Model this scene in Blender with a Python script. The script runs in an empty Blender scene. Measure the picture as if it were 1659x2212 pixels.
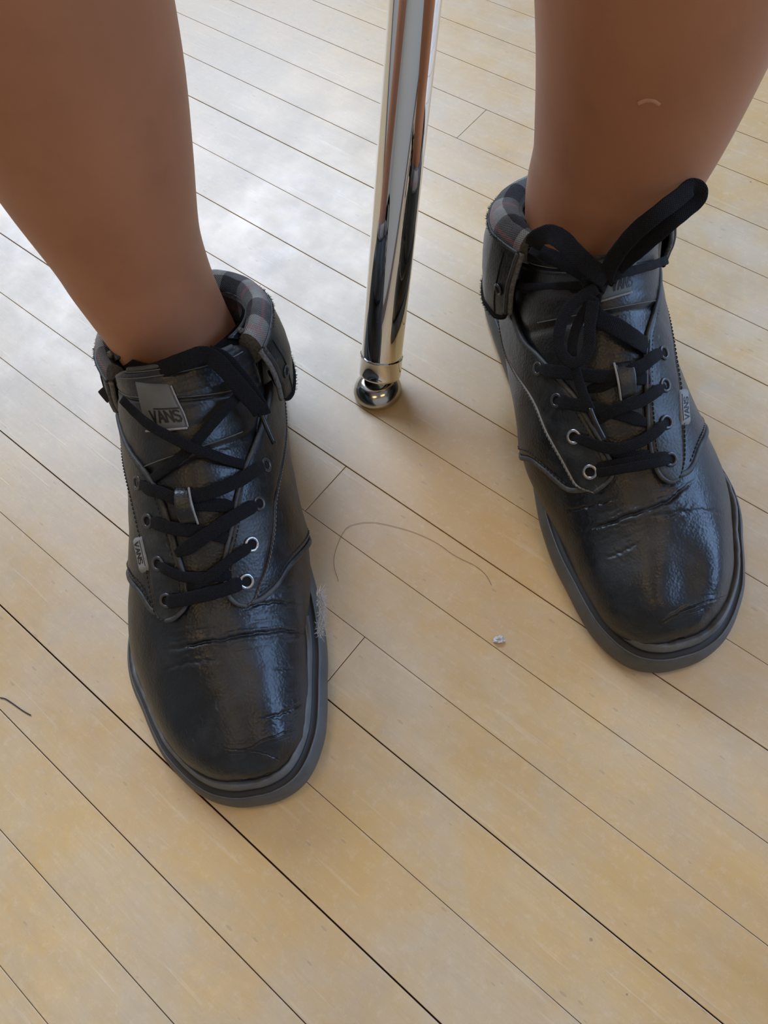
import bpy, math, random
import numpy as np
from mathutils import Vector, Matrix

SC = bpy.context.scene
COL = SC.collection
rnd = random.Random(7)
MM = .001

# ---------------------------------------------------------------- camera (phone held about 41 cm over the floor, looking down 62 degrees)
FPX = 1720.0
PITCH, ROLL = math.radians(62.38), math.radians(-12.185)
fw = Vector((0, math.cos(PITCH), -math.sin(PITCH))); rt0 = Vector((1, 0, 0)); up0 = rt0.cross(fw)
rt = math.cos(ROLL)*rt0+math.sin(ROLL)*up0; up = -math.sin(ROLL)*rt0+math.cos(ROLL)*up0
cd = bpy.data.cameras.new('camera'); cam = bpy.data.objects.new('camera', cd); COL.objects.link(cam)
cd.sensor_fit = 'VERTICAL'; cd.sensor_height = 36.0; cd.lens = 36.0*FPX/2212
cd.clip_start = .01; cd.clip_end = 50
cam.matrix_world = Matrix(((rt.x, up.x, -fw.x, 0), (rt.y, up.y, -fw.y, 0), (rt.z, up.z, -fw.z, .41), (0, 0, 0, 1)))
SC.camera = cam

# ---------------------------------------------------------------- world, lamps, exposure
wd = bpy.data.worlds.new('world'); SC.world = wd; wd.use_nodes = True
wd.node_tree.nodes['Background'].inputs[0].default_value = (.55, .72, 1, 1)
wd.node_tree.nodes['Background'].inputs[1].default_value = 1.0
SC.view_settings.view_transform = 'Standard'; SC.view_settings.look = 'None'
SC.view_settings.gamma = 1; SC.view_settings.use_curve_mapping = False
SC.view_settings.exposure = -0.56
WINDOW_RGB, WINDOW_POWER = (.62, .76, 1.0), 30.0
SKY_RGB, SKY_POWER = (.36, .58, 1.0), 15.0
LAMP_RGB, LAMP_POWER = (1.0, .66, .30), 8.5

# ---------------------------------------------------------------- helpers
def link(o, parent=None):
    COL.objects.link(o)
    if parent is not None: o.parent = parent
    return o
def tag(o, label=None, cat=None, group=None, kind=None):
    if label: o['label'] = label
    if cat: o['category'] = cat
    if group: o['group'] = group
    if kind: o['kind'] = kind
    return o
def empty(name, loc=(0, 0, 0)):
    o = bpy.data.objects.new(name, None); o.location = loc; o.empty_display_size = .02
    return link(o)
def mesh_obj(name, verts, faces, mat, parent=None, smooth=True, uvs=None, sharp=None, mats=None, fmat=None):
    me = bpy.data.meshes.new(name)
    me.from_pydata([tuple(v) for v in np.asarray(verts, float)], [], [tuple(int(i) for i in f) for f in faces])
    for m in (mats or [mat]): me.materials.append(m)
    if fmat is not None: me.polygons.foreach_set('material_index', np.asarray(fmat, np.int32))
    if smooth: me.polygons.foreach_set('use_smooth', [True]*len(me.polygons))
    if uvs is not None:
        lay = me.uv_layers.new(name='UVMap'); vi = np.empty(len(me.loops), np.int32); me.loops.foreach_get('vertex_index', vi)
        lay.data.foreach_set('uv', np.asarray(uvs, np.float32)[vi].ravel())
    if sharp is not None and smooth: me.set_sharp_from_angle(angle=math.radians(sharp))
    me.update()
    return link(bpy.data.objects.new(name, me), parent)
def grid_faces(m, n, cu=False, cv=False, base=0, flip=False):
    F = []
    for i in range(m if cu else m-1):
        for j in range(n if cv else n-1):
            a, b, c, d = i*n+j, ((i+1) % m)*n+j, ((i+1) % m)*n+(j+1) % n, i*n+(j+1) % n
            F.append((base+a, base+d, base+c, base+b) if flip else (base+a, base+b, base+c, base+d))
    return F
def catmull(P, m):
    A = np.array(P, float); n = len(A); out = []
    if n < 3: return np.array([A[0]+(A[-1]-A[0])*t/m for t in range(m+1)])
    for i in range(n-1):
        p1, p2 = A[i], A[i+1]; p0 = A[i-1] if i else 2*p1-p2; p3 = A[i+2] if i+2 < n else 2*p2-p1
        for j in range(m):
            t = j/m
            out.append(.5*((2*p1)+(-p0+p2)*t+(2*p0-5*p1+4*p2-p3)*t*t+(-p0+3*p1-3*p2+p3)*t**3))
    out.append(A[-1]); return np.array(out)
def resample(P, k, scale=None):
    P = np.array(P, float); Q = P*scale if scale is not None else P
    L = np.r_[0, np.cumsum(np.linalg.norm(np.diff(Q, axis=0), axis=1))]
    t = np.linspace(0, L[-1], k)
    return np.stack([np.interp(t, L, P[:, i]) for i in range(P.shape[1])], 1)
def unit(v): return v/np.maximum(np.linalg.norm(v, axis=-1, keepdims=True), 1e-9)
def sweep(P, N, prof, closed=False):
    """profile (side, normal) pairs swept along P with normals N -> (m, k, 3); side = T x N"""
    P = np.asarray(P, float); N = np.asarray(N, float)
    T = (np.roll(P, -1, 0)-np.roll(P, 1, 0)) if closed else np.gradient(P, axis=0)
    T = unit(T); B = unit(np.cross(T, N)); M = np.cross(B, T)
    prof = np.asarray(prof, float)
    if prof.ndim == 2: prof = np.broadcast_to(prof, (len(P),)+prof.shape)
    return P[:, None]+B[:, None]*prof[..., 0:1]+M[:, None]*prof[..., 1:2]
def tube_mesh(G, closed=False, caps=True):
    m, n = G.shape[:2]; V = G.reshape(-1, 3); F = grid_faces(m, n, closed, True)
    if caps and not closed: F += [tuple(range(n)), tuple((m-1)*n+j for j in reversed(range(n)))]
    return V, F
def circle(r, n=10, ry=None):
    a = np.arange(n)*2*math.pi/n; return np.stack([np.cos(a)*r, np.sin(a)*(ry or r)], 1)
def hash2(i, j=0): return (math.sin(i*127.1+j*311.7)*43758.5453) % 1.0
def wav(t, seed=0, n=5):
    """smooth repeatable wobble, about -1..1"""
    t = np.asarray(t, float); r = 0
    for k in range(n): r = r+np.sin(t*(1.7**k)+hash2(seed, k)*6.28)/(1.35**k)
    return r/2.4

# ---------------------------------------------------------------- materials
class NT:
    def __init__(s, name):
        s.m = bpy.data.materials.new(name); s.m.use_nodes = True; s.t = s.m.node_tree
        s.b = s.t.nodes['Principled BSDF']
    def n(s, typ, **kw):
        nd = s.t.nodes.new(typ)
        for k, v in kw.items():
            if k.startswith('i_'):
                key = k[2:]; key = int(key) if key.isdigit() else key.replace('_', ' ')
                nd.inputs[key].default_value = v
            else: setattr(nd, k, v)
        return nd
    def l(s, a, b): s.t.links.new(a, b)
    def set(s, **kw):
        for k, v in kw.items(): s.b.inputs[k.replace('_', ' ')].default_value = v
        return s
    def coord(s, kind='Object', scale=(1, 1, 1), rot=(0, 0, 0)):
        c = s.n('ShaderNodeTexCoord'); mp = s.n('ShaderNodeMapping'); s.l(c.outputs[kind], mp.inputs[0])
        mp.inputs['Scale'].default_value = scale; mp.inputs['Rotation'].default_value = rot
        return mp.outputs[0]
    def noise(s, co, scale, detail=3, rough=.5, dist=0):
        nd = s.n('ShaderNodeTexNoise'); s.l(co, nd.inputs['Vector'])
        nd.inputs['Scale'].default_value = scale; nd.inputs['Detail'].default_value = detail
        nd.inputs['Roughness'].default_value = rough; nd.inputs['Distortion'].default_value = dist
        return nd.outputs['Fac']
    def ramp(s, fac, stops):
        r = s.n('ShaderNodeValToRGB'); s.l(fac, r.inputs[0]); e = r.color_ramp.elements
        while len(e) < len(stops): e.new(.5)
        for el, (p, c) in zip(e, stops):
            el.position = p; el.color = (c, c, c, 1) if isinstance(c, (int, float)) else tuple(c)+(1,)
        return r.outputs[0]
    def mix(s, fac, a, b, mode='MIX'):
        m = s.n('ShaderNodeMix', data_type='RGBA', blend_type=mode)
        for sock, v in ((m.inputs[0], fac), (m.inputs[6], a), (m.inputs[7], b)):
            if hasattr(v, 'is_output'): s.l(v, sock)
            else: sock.default_value = v if isinstance(v, (int, float)) else (tuple(v)+(1,))[:4]
        return m.outputs[2]
    def math(s, op, a, b=0.0, c=None):
        m = s.n('ShaderNodeMath', operation=op)
        for i, v in enumerate((a, b) if c is None else (a, b, c)):
            if hasattr(v, 'is_output'): s.l(v, m.inputs[i])
            else: m.inputs[i].default_value = v
        return m.outputs[0]
    def bump(s, h, strength=.3, dist=.001, prev=None):
        b = s.n('ShaderNodeBump'); b.inputs['Strength'].default_value = strength; b.inputs['Distance'].default_value = dist
        s.l(h, b.inputs['Height'])
        if prev is not None: s.l(prev, b.inputs['Normal'])
        return b.outputs[0]
    def out(s, color=None, rough=None, normal=None):
        for v, k in ((color, 'Base Color'), (rough, 'Roughness')):
            if v is None: continue
            if hasattr(v, 'is_output'): s.l(v, s.b.inputs[k])
            else: s.b.inputs[k].default_value = v if isinstance(v, float) else tuple(v)+(1,)
        if normal is not None: s.l(normal, s.b.inputs['Normal'])
        return s.m

def leather(name, base, dusty, rough=.42, dust=.5, grain=.25, scale=1.0, crease=False):
    t = NT(name); co = t.coord(scale=(scale,)*3)
    n1 = t.noise(co, 28, 5, .6); n2 = t.noise(co, 160, 4, .65)
    f = t.ramp(t.math('ADD', t.math('MULTIPLY', n1, .7), t.math('MULTIPLY', n2, .3)), [(.5-.12*dust, 0.0), (.78, 1.0)])
    sc = t.n('ShaderNodeTexNoise'); t.l(t.coord(scale=(scale*1.0, scale*.25, scale), rot=(.3, .2, .6)), sc.inputs['Vector'])
    sc.inputs['Scale'].default_value = 420; sc.inputs['Detail'].default_value = 2
    scr = t.ramp(sc.outputs['Fac'], [(.70, 0.0), (.76, .35)])
    c = t.mix(f, base, dusty); c = t.mix(scr, c, tuple(min(1, x*2.2) for x in dusty))
    r = t.math('ADD', t.math('MULTIPLY', f, .20), rough)
    v = t.n('ShaderNodeTexVoronoi', feature='F1'); t.l(co, v.inputs['Vector']); v.inputs['Scale'].default_value = 750
    b1 = t.bump(v.outputs['Distance'], grain, .0004)
    b2 = t.bump(t.noise(co, 110, 3, .6), .14, .0012, b1)
    b3 = t.bump(t.noise(co, 38, 2, .5), .25, .003, b2)
    t.set(Specular_IOR_Level=.5)
    return t.out(c, r, b3)

def woven(name, c1, c2, scale=(1, 1), rough=.9, strength=.5):
    """flat woven lace or tape; UV in millimetres along and across"""
    t = NT(name); co = t.coord('UV', scale=(scale[0], scale[1], 1))
    w1 = t.n('ShaderNodeTexWave', wave_type='BANDS', bands_direction='DIAGONAL'); t.l(co, w1.inputs['Vector']); w1.inputs['Scale'].default_value = .55
    mp = t.coord('UV', scale=(scale[0], -scale[1], 1))
    w2 = t.n('ShaderNodeTexWave', wave_type='BANDS', bands_direction='DIAGONAL'); t.l(mp, w2.inputs['Vector']); w2.inputs['Scale'].default_value = .55
    h = t.math('MAXIMUM', w1.outputs['Fac'], w2.outputs['Fac'])
    oc = t.coord(); n = t.noise(oc, 900, 2)
    c = t.mix(t.math('MULTIPLY', h, n), c1, c2)
    b = t.bump(h, strength, .0006); b = t.bump(n, .3, .0004, b)
    t.set(Specular_IOR_Level=.25, Sheen_Weight=.01, Sheen_Roughness=.4)
    return t.out(c, rough, b)

def plaid(name):
    t = NT(name); uv = t.n('ShaderNodeTexCoord').outputs['UV']
    sp = t.n('ShaderNodeSeparateXYZ'); t.l(uv, sp.inputs[0]); x, y = sp.outputs[0], sp.outputs[1]
    def band(v, per, lo, hi):
        f = t.math('FRACT', t.math('DIVIDE', v, per)); return t.math('MULTIPLY', t.math('GREATER_THAN', f, lo), t.math('LESS_THAN', f, hi))
    wx = t.math('ADD', x, t.math('MULTIPLY', t.noise(t.coord(), 60, 2), 3.0)); wy = t.math('ADD', y, t.math('MULTIPLY', t.noise(t.coord(), 70, 2), 3.0))
    dark = t.math('MAXIMUM', band(wx, 34, .0, .42), band(wy, 26, .05, .40))
    both = t.math('MULTIPLY', band(wx, 34, .0, .42), band(wy, 26, .05, .40))
    pink = t.math('MAXIMUM', band(wx, 34, .60, .68), band(wy, 26, .66, .74))
    thr = t.math('MULTIPLY', t.math('SINE', t.math('MULTIPLY', x, 5.2)), t.math('SINE', t.math('MULTIPLY', y, 5.2)))
    tt = t.ramp(thr, [(.30, 0.0), (.6, 1.0)])
    c = t.mix(t.noise(t.coord(), 90, 4), (.095, .095, .085), (.40, .39, .34))
    c = t.mix(t.math('MULTIPLY', dark, .68), c, (.022, .019, .026)); c = t.mix(both, c, (.008, .007, .010))
    c = t.mix(t.math('MULTIPLY', pink, t.math('ADD', t.math('MULTIPLY', tt, .6), .2)), c, (.42, .11, .11))
    c = t.mix(t.math('MULTIPLY', tt, .35), c, (.012, .011, .012))
    b = t.bump(thr, .6, .0005); b = t.bump(t.noise(t.coord(), 1500, 2), .4, .0004, b)
    t.set(Specular_IOR_Level=.15, Sheen_Weight=.15)
    return t.out(c, .95, b)

def simple(name, col, rough=.5, metal=0.0, col2=None, nscale=60, bump=.0, bscale=400, **kw):
    t = NT(name); t.set(Metallic=metal, **kw); co = t.coord()
    c = t.mix(t.noise(co, nscale, 4, .6), col, col2) if col2 else col
    nb = t.bump(t.noise(co, bscale, 3, .6), bump, .0008) if bump else None
    return t.out(c, float(rough), nb)

def floor_wood():
    t = NT('maple_boards'); co = t.n('ShaderNodeTexCoord').outputs['Object']
    oi = t.n('ShaderNodeObjectInfo').outputs['Random']
    mp = t.n('ShaderNodeMapping'); t.l(t.n('ShaderNodeNewGeometry').outputs['Position'], mp.inputs[0])
    mp.inputs['Rotation'].default_value = (0, 0, FLOOR_ANGLE); pos = mp.outputs[0]
    off = t.n('ShaderNodeVectorMath', operation='ADD'); t.l(pos, off.inputs[0])
    cb = t.n('ShaderNodeCombineXYZ'); t.l(t.math('MULTIPLY', oi, 37.0), cb.inputs[0]); t.l(t.math('MULTIPLY', oi, 91.0), cb.inputs[2]); t.l(cb.outputs[0], off.inputs[1])
    gp = off.outputs[0]
    st = t.n('ShaderNodeMapping'); t.l(gp, st.inputs[0]); st.inputs['Scale'].default_value = (5, 42, 5)
    g1 = t.noise(st.outputs[0], 1.0, 5, .6, .6)
    st2 = t.n('ShaderNodeMapping'); t.l(gp, st2.inputs[0]); st2.inputs['Scale'].default_value = (30, 520, 30)
    g2 = t.noise(st2.outputs[0], 1.0, 3, .6)
    wearn = t.noise(pos, 4.5, 4, .55, .3); wear2 = t.noise(pos, 26, 5, .65)
    c = t.mix(t.ramp(g1, [(.32, 0.0), (.68, 1.0)]), (.60, .405, .175), (.53, .33, .115))
    c = t.mix(t.math('MULTIPLY', oi, .5), c, (.57, .40, .205))
    worn = t.ramp(t.math('ADD', t.math('MULTIPLY', wearn, .6), t.math('MULTIPLY', wear2, .4)), [(.42, 0.0), (.58, 1.0)])
    c = t.mix(t.math('MULTIPLY', worn, .66), c, (.53, .44, .315))
    c = t.mix(t.math('MULTIPLY', t.ramp(g2, [(.42, 1.0), (.56, 0.0)]), .06), c, (.40, .25, .12))
    blot = t.ramp(t.noise(pos, 11, 5, .7, 1.2), [(.56, 0.0), (.72, 1.0)])
    c = t.mix(t.math('MULTIPLY', blot, .30), c, (.36, .31, .25))
    mot = t.ramp(t.noise(pos, 75, 5, .75, .6), [(.36, 0.0), (.66, 1.0)])
    c = t.mix(t.math('MULTIPLY', mot, .16), c, (.40, .33, .24))
    drt = t.ramp(t.noise(pos, 7, 6, .72, 1.5), [(.50, 0.0), (.70, 1.0)])
    c = t.mix(t.math('MULTIPLY', drt, .30), c, (.33, .30, .245))
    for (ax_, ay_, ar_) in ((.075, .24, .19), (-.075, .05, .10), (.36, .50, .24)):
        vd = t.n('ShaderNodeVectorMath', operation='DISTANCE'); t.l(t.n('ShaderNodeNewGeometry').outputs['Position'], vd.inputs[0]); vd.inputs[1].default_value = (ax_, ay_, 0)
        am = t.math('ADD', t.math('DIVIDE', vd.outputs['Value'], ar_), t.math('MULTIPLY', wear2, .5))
        c = t.mix(t.ramp(am, [(.55, .62), (1.0, 0.0)]), c, (.56, .335, .105))   # missing window glare painted into the board colour as amber patches
    fl2 = t.ramp(t.noise(pos, 190, 4, .8), [(.52, 0.0), (.70, 1.0)])
    c = t.mix(t.math('MULTIPLY', fl2, .28), c, (.68, .56, .40))
    fl3 = t.ramp(t.noise(pos, 34, 6, .8, .8), [(.55, 0.0), (.68, 1.0)])
    c = t.mix(t.math('MULTIPLY', fl3, .20), c, (.36, .30, .22))
    fig = t.noise(st.outputs[0], 2.6, 3, .5, 2.2)
    c = t.mix(t.math('MULTIPLY', t.ramp(fig, [(.46, 0.0), (.5, 1.0), (.54, 0.0)]), .14), c, (.40, .26, .13))
    v = t.n('ShaderNodeTexVoronoi', feature='F1'); t.l(pos, v.inputs['Vector']); v.inputs['Scale'].default_value = 42; v.inputs['Randomness'].default_value = 1
    sel = t.n('ShaderNodeSeparateColor'); t.l(v.outputs['Color'], sel.inputs[0])
    spk = t.math('LESS_THAN', v.outputs['Distance'], t.math('MULTIPLY', t.math('SUBTRACT', sel.outputs[0], .62), .11))
    c = t.mix(t.math('MULTIPLY', spk, .6), c, (.16, .115, .08))
    v2 = t.n('ShaderNodeTexVoronoi', feature='F1'); s2 = t.n('ShaderNodeMapping'); t.l(pos, s2.inputs[0]); s2.inputs['Scale'].default_value = (110, 330, 110); s2.inputs['Rotation'].default_value = (0, 0, .5)
    t.l(s2.outputs[0], v2.inputs['Vector']); v2.inputs['Scale'].default_value = 1; sel2 = t.n('ShaderNodeSeparateColor'); t.l(v2.outputs['Color'], sel2.inputs[0])
    spk2 = t.math('LESS_THAN', v2.outputs['Distance'], t.math('MULTIPLY', t.math('SUBTRACT', sel2.outputs[1], .80), 1.1))
    c = t.mix(t.math('MULTIPLY', spk2, .35), c, (.26, .19, .12))
    s3 = t.n('ShaderNodeMapping'); t.l(pos, s3.inputs[0]); s3.inputs['Scale'].default_value = (14, 260, 20); s3.inputs['Rotation'].default_value = (0, 0, 1.1)
    scr = t.ramp(t.noise(s3.outputs[0], 1.0, 2, .5), [(.66, 0.0), (.70, 1.0)])
    c = t.mix(t.math('MULTIPLY', scr, .12), c, (.80, .70, .52))
    r = t.math('ADD', t.math('MULTIPLY', worn, .10), .29); r = t.math('ADD', r, t.math('MULTIPLY', wear2, .12))
    b = t.bump(g2, .05, .0005); b = t.bump(wear2, .07, .0015, b); b = t.bump(scr, .08, .0003, b)
    t.set(Specular_IOR_Level=.98)
    return t.out(c, r, b)

FLOOR_ANGLE = math.radians(50.06)
M = {}
M['leather'] = leather('vamp_leather', (.006, .007, .008), (.030, .034, .036), .32, .36)
M['leather_worn'] = leather('worn_leather', (.008, .009, .009), (.058, .060, .055), .36, .75)
M['leather_tongue'] = leather('tongue_leather', (.008, .0078, .0072), (.032, .031, .028), .36, .3)
M['edge'] = leather('rolled_edge', (.012, .012, .0125), (.11, .11, .10), .5, 1.0, .1, 2.0)
M['edge_raw'] = simple('cut_leather_edge', (.16, .155, .14), .85, 0, (.40, .38, .34), 250, .4, 900)
M['lace'] = woven('black_lace', (.0025, .0025, .003), (.014, .014, .016), (1, 1))
M['plaid'] = plaid('plaid_lining')
M['tweed'] = simple('speckled_woven_edge', (.012, .011, .012), .95, 0, (.30, .285, .25), 800, .6, 1400, Specular_IOR_Level=.15)
M['fray'] = simple('frayed_black_fabric', (.004, .004, .0045), .95, 0, (.022, .021, .02), 300, .5, 1200, Specular_IOR_Level=.1)
M['lining'] = simple('black_lining', (.004, .004, .004), .95, 0, (.015, .014, .014), 200, .5, 1200, Specular_IOR_Level=.1)
M['rubber'] = leather('grey_rubber', (.050, .050, .046), (.115, .112, .100), .46, 1.1, .05, 1.3)
M['rubber_lip'] = leather('light_grey_rubber_lip', (.075, .077, .076), (.16, .16, .15), .5, 1.0, .08, 1.5)
M['rubber_dark'] = simple('dark_rubber_stripe', (.010, .010, .010), .6, 0, (.028, .027, .025), 80)
M['thread'] = simple('grey_thread', (.06, .06, .055), .9, 0, (.17, .165, .15), 300)
M['thread_dark'] = simple('dark_thread', (.012, .012, .012), .9, 0, (.04, .04, .038), 300)
M['fluff'] = simple('pale_lining_fluff', (.45, .42, .37), 1.0, 0, (.72, .69, .62), 400)
M['steel'] = simple('worn_eyelet_steel', (.55, .56, .58), .28, 1.0, (.22, .22, .23), 500, .2, 900)
M['steel_dark'] = simple('black_eyelet', (.035, .035, .037), .32, .6, (.12, .12, .125), 350)
M['hole'] = simple('eyelet_hole', (.002, .002, .002), 1.0, 0, (.004, .004, .004))
M['label'] = simple('grey_label', (.085, .088, .078), .62, 0, (.15, .152, .135), 90, .2, 700)
M['tag'] = simple('grey_side_tag', (.17, .175, .17), .7, 0, (.27, .275, .26), 120, .3, 800)
M['print'] = simple('black_print', (.004, .004, .004), .5)
M['chrome'] = simple('chrome', (.86, .84, .80), .035, 1.0, (.80, .78, .74), 30)
M['chrome_foot'] = simple('satin_nickel', (.62, .58, .52), .16, 1.0, (.48, .45, .40), 60, .08, 300)
M['aglet'] = simple('black_plastic_aglet', (.006, .006, .006), .3)
def skin():
    t = NT('tanned_skin'); co = t.coord()
    n = t.noise(co, 9, 4, .55); n2 = t.noise(co, 55, 4, .6); n3 = t.noise(co, 900, 3, .6)
    c = t.mix(t.ramp(n, [(.35, 0.0), (.68, 1.0)]), (.36, .152, .072), (.44, .192, .096))
    c = t.mix(t.math('MULTIPLY', t.ramp(n2, [(.5, 0.0), (.75, 1.0)]), .25), c, (.25, .105, .06))
    c = t.mix(t.math('MULTIPLY', t.ramp(t.noise(co, 16, 2), [(.6, 0.0), (.8, 1.0)]), .35), c, (.40, .15, .085))
    b = t.bump(n3, .12, .0004); b = t.bump(n2, .05, .002, b)
    t.set(Subsurface_Weight=.22, Subsurface_Scale=.012, Specular_IOR_Level=.4)
    t.b.inputs['Subsurface Radius'].default_value = (1.0, .35, .2)
    return t.out(c, .52, b)
M['skin'] = skin()
# ---------------------------------------------------------------- room shell
def box(name, lo, hi, mat, parent=None):
    x0, y0, z0 = lo; x1, y1, z1 = hi
    V = [(x0, y0, z0), (x1, y0, z0), (x1, y1, z0), (x0, y1, z0), (x0, y0, z1), (x1, y0, z1), (x1, y1, z1), (x0, y1, z1)]
    F = [(0, 3, 2, 1), (4, 5, 6, 7), (0, 1, 5, 4), (1, 2, 6, 5), (2, 3, 7, 6), (3, 0, 4, 7)]
    return mesh_obj(name, V, F, mat, parent, smooth=False)
def multi_box(name, boxes, mat, parent=None):
    V, F = [], []
    for lo, hi in boxes:
        b = len(V); x0, y0, z0 = lo; x1, y1, z1 = hi
        V += [(x0, y0, z0), (x1, y0, z0), (x1, y1, z0), (x0, y1, z0), (x0, y0, z1), (x1, y0, z1), (x1, y1, z1), (x0, y1, z1)]
        F += [tuple(b+i for i in f) for f in [(0, 3, 2, 1), (4, 5, 6, 7), (0, 1, 5, 4), (1, 2, 6, 5), (2, 3, 7, 6), (3, 0, 4, 7)]]
    return mesh_obj(name, V, F, mat, parent, smooth=False)
M['wall'] = simple('cream_wall_paint', (.36, .34, .30), .8, 0, (.34, .32, .28), 3)
M['ceiling'] = simple('ceiling_paint', (.24, .23, .21), .9)
M['frame'] = simple('window_frame_paint', (.30, .30, .28), .5)
M['dark_wood'] = simple('dark_skirting', (.10, .06, .035), .5)
M['slab'] = simple('far_floor_wood', (.56, .42, .25), .4, 0, (.50, .36, .20), 2)
M['subfloor'] = simple('subfloor_gap_dirt', (.030, .022, .015), .9, 0, (.055, .04, .028), 60)
def emit(name, col, power):
    t = NT(name); t.t.nodes.remove(t.b); e = t.n('ShaderNodeEmission'); e.inputs[0].default_value = col+(1,); e.inputs[1].default_value = power
    t.l(e.outputs[0], t.t.nodes['Material Output'].inputs[0]); return t.m
M['daylight'] = emit('daylit_window', WINDOW_RGB, WINDOW_POWER)
M['daylight_right'] = emit('clear_sky_window', SKY_RGB, SKY_POWER)
M['lamp'] = emit('lit_lamp_diffuser', LAMP_RGB, LAMP_POWER)
X0, X1, Y0, Y1, ZC = -3.2, 3.4, -3.0, 3.1, 3.7
def wall_with_windows(name, axis, pos, a0, a1, wins, z0, z1, wn):
    """axis 'x': wall plane at y=pos running along x; axis 'y': wall plane at x=pos running along y"""
    th = .12; bx = []
    def put(u0, u1, w0, w1):
        if axis == 'x': bx.append(((u0, pos, w0), (u1, pos+th, w1)))
        else: bx.append(((pos, u0, w0), (pos+th, u1, w1)))
    put(a0, a1, 0, z0); put(a0, a1, z1, ZC); e = a0
    for (u0, u1) in wins: put(e, u0, z0, z1); e = u1
    put(e, a1, z0, z1)
    w = multi_box(name, bx, M['wall']); tag(w, kind='structure')
    for k, (u0, u1) in enumerate(wins):
        fr = []; f = .05
        def pf(p0, p1, w0, w1, d0=.01, d1=.07):
            if axis == 'x': fr.append(((p0, pos+d0, w0), (p1, pos+d1, w1)))
            else: fr.append(((pos+d0, p0, w0), (pos+d1, p1, w1)))
        pf(u0, u0+f, z0, z1); pf(u1-f, u1, z0, z1); pf(u0+f, u1-f, z0, z0+f); pf(u0+f, u1-f, z1-f, z1)
        mid = (z0+z1)/2; pf(u0+f, u1-f, mid-.025, mid+.025)
        wo = multi_box('window_%d' % (wn+k), fr, M['frame']); tag(wo, kind='structure')
        for (w0, w1) in ((z0+f, mid-.025), (mid+.025, z1-f)):
            if axis == 'x': V = [(u0+f, pos+.045, w0), (u1-f, pos+.045, w0), (u1-f, pos+.045, w1), (u0+f, pos+.045, w1)]
            else: V = [(pos+.045, u0+f, w0), (pos+.045, u1-f, w0), (pos+.045, u1-f, w1), (pos+.045, u0+f, w1)]
            mesh_obj('pane', V, [(0, 1, 2, 3)], M['daylight' if axis == 'x' else 'daylight_right'], wo, smooth=False)
wall_with_windows('wall_back', 'x', Y1, X0, X1, [(-2.15, -.90), (-.80, .45)], 1.80, 3.45, 1)
wall_with_windows('wall_right', 'y', X1, Y0, Y1, [(-1.75, -.70), (-.45, .60), (.85, 1.80), (1.98, 2.93)], .9, 2.7, 3)
tag(box('wall_left', (X0-.12, Y0, 0), (X0, Y1, ZC), M['wall']), kind='structure')
tag(box('wall_front', (X0, Y0-.12, 0), (X1, Y0, ZC), M['wall']), kind='structure')
tag(box('ceiling', (X0, Y0, ZC), (X1, Y1, ZC+.1), M['ceiling']), kind='structure')
for nm, lo, hi in (('baseboard_back', (X0, Y1-.02, 0), (X1, Y1, .12)), ('baseboard_left', (X0, Y0, 0), (X0+.02, Y1-.02, .12)), ('baseboard_right', (X1-.02, Y0, 0), (X1, Y1-.02, .12)), ('baseboard_front', (X0+.02, Y0, 0), (X1-.02, Y0+.02, .12))):
    tag(box(nm, lo, hi, M['dark_wood']), kind='structure')
for k, (lx, ly) in enumerate(((-1.4, .2), (1.2, .2), (-1.4, -1.9), (1.2, -1.9))):
    lo = empty('ceiling_light', (lx, ly, ZC)); tag(lo, 'warm ceiling light panel above the %s' % ('camera side of the room, left', 'camera side of the room, right', 'front wall, left', 'front wall, right')[k], 'ceiling light', 'ceiling lights')
    multi_box('frame', [((-.62, -.32, -.06), (.62, -.28, 0)), ((-.62, .28, -.06), (.62, .32, 0)), ((-.62, -.28, -.06), (-.58, .28, 0)), ((.58, -.28, -.06), (.62, .28, 0))], M['frame'], lo)
    mesh_obj('diffuser', [(-.58, -.28, -.05), (.58, -.28, -.05), (.58, .28, -.05), (-.58, .28, -.05)], [(0, 3, 2, 1)], M['lamp'], lo, smooth=False)

# ---------------------------------------------------------------- floor: every board its own piece
FLOOR = box('floor', (X0, Y0, -.06), (X1, Y1, -.008), M['slab']); tag(FLOOR, kind='structure')
du = np.array([math.cos(FLOOR_ANGLE), -math.sin(FLOOR_ANGLE)]); dv = np.array([math.sin(FLOOR_ANGLE), math.cos(FLOOR_ANGLE)])
def uv2w(u, v, z=0.): p = du*u+dv*v; return (p[0]*MM, p[1]*MM, z*MM)
sub_v = [uv2w(-1500, -560, -7), uv2w(760, -560, -7), uv2w(760, 1110, -7), uv2w(-1500, 1110, -7)]
mesh_obj('subfloor', sub_v, [(0, 1, 2, 3)], M['subfloor'], FLOOR, smooth=False)
SEAM = [-155.19, -117.61, -79.35, -41.28, -2.8, 35.03, 72.93, 110.58, 148.21, 186.2, 224.59, 263.39, 301.72, 340.34, 377.92, 416.2, 454.06, 492.05, 529.58, 567.43, 604.28]
SEAM = [SEAM[0]-38.1*k for k in range(10, 0, -1)]+SEAM+[SEAM[-1]+38.0*k for k in range(1, 13)]
GAP = {10+3: .55, 10+5: .42, 10+8: .40, 10+2: .34, 10+1: .30, 10+4: .18, 10+6: .20, 10+7: .22, 10+9: .22, 10+10: .30, 10+11: .34, 10+12: .22, 10+13: .40, 10+14: .24, 10+15: .30}
JOINT = {10+7: -202.6, 10+5: -125.1, 10+15: -320.7}
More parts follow.
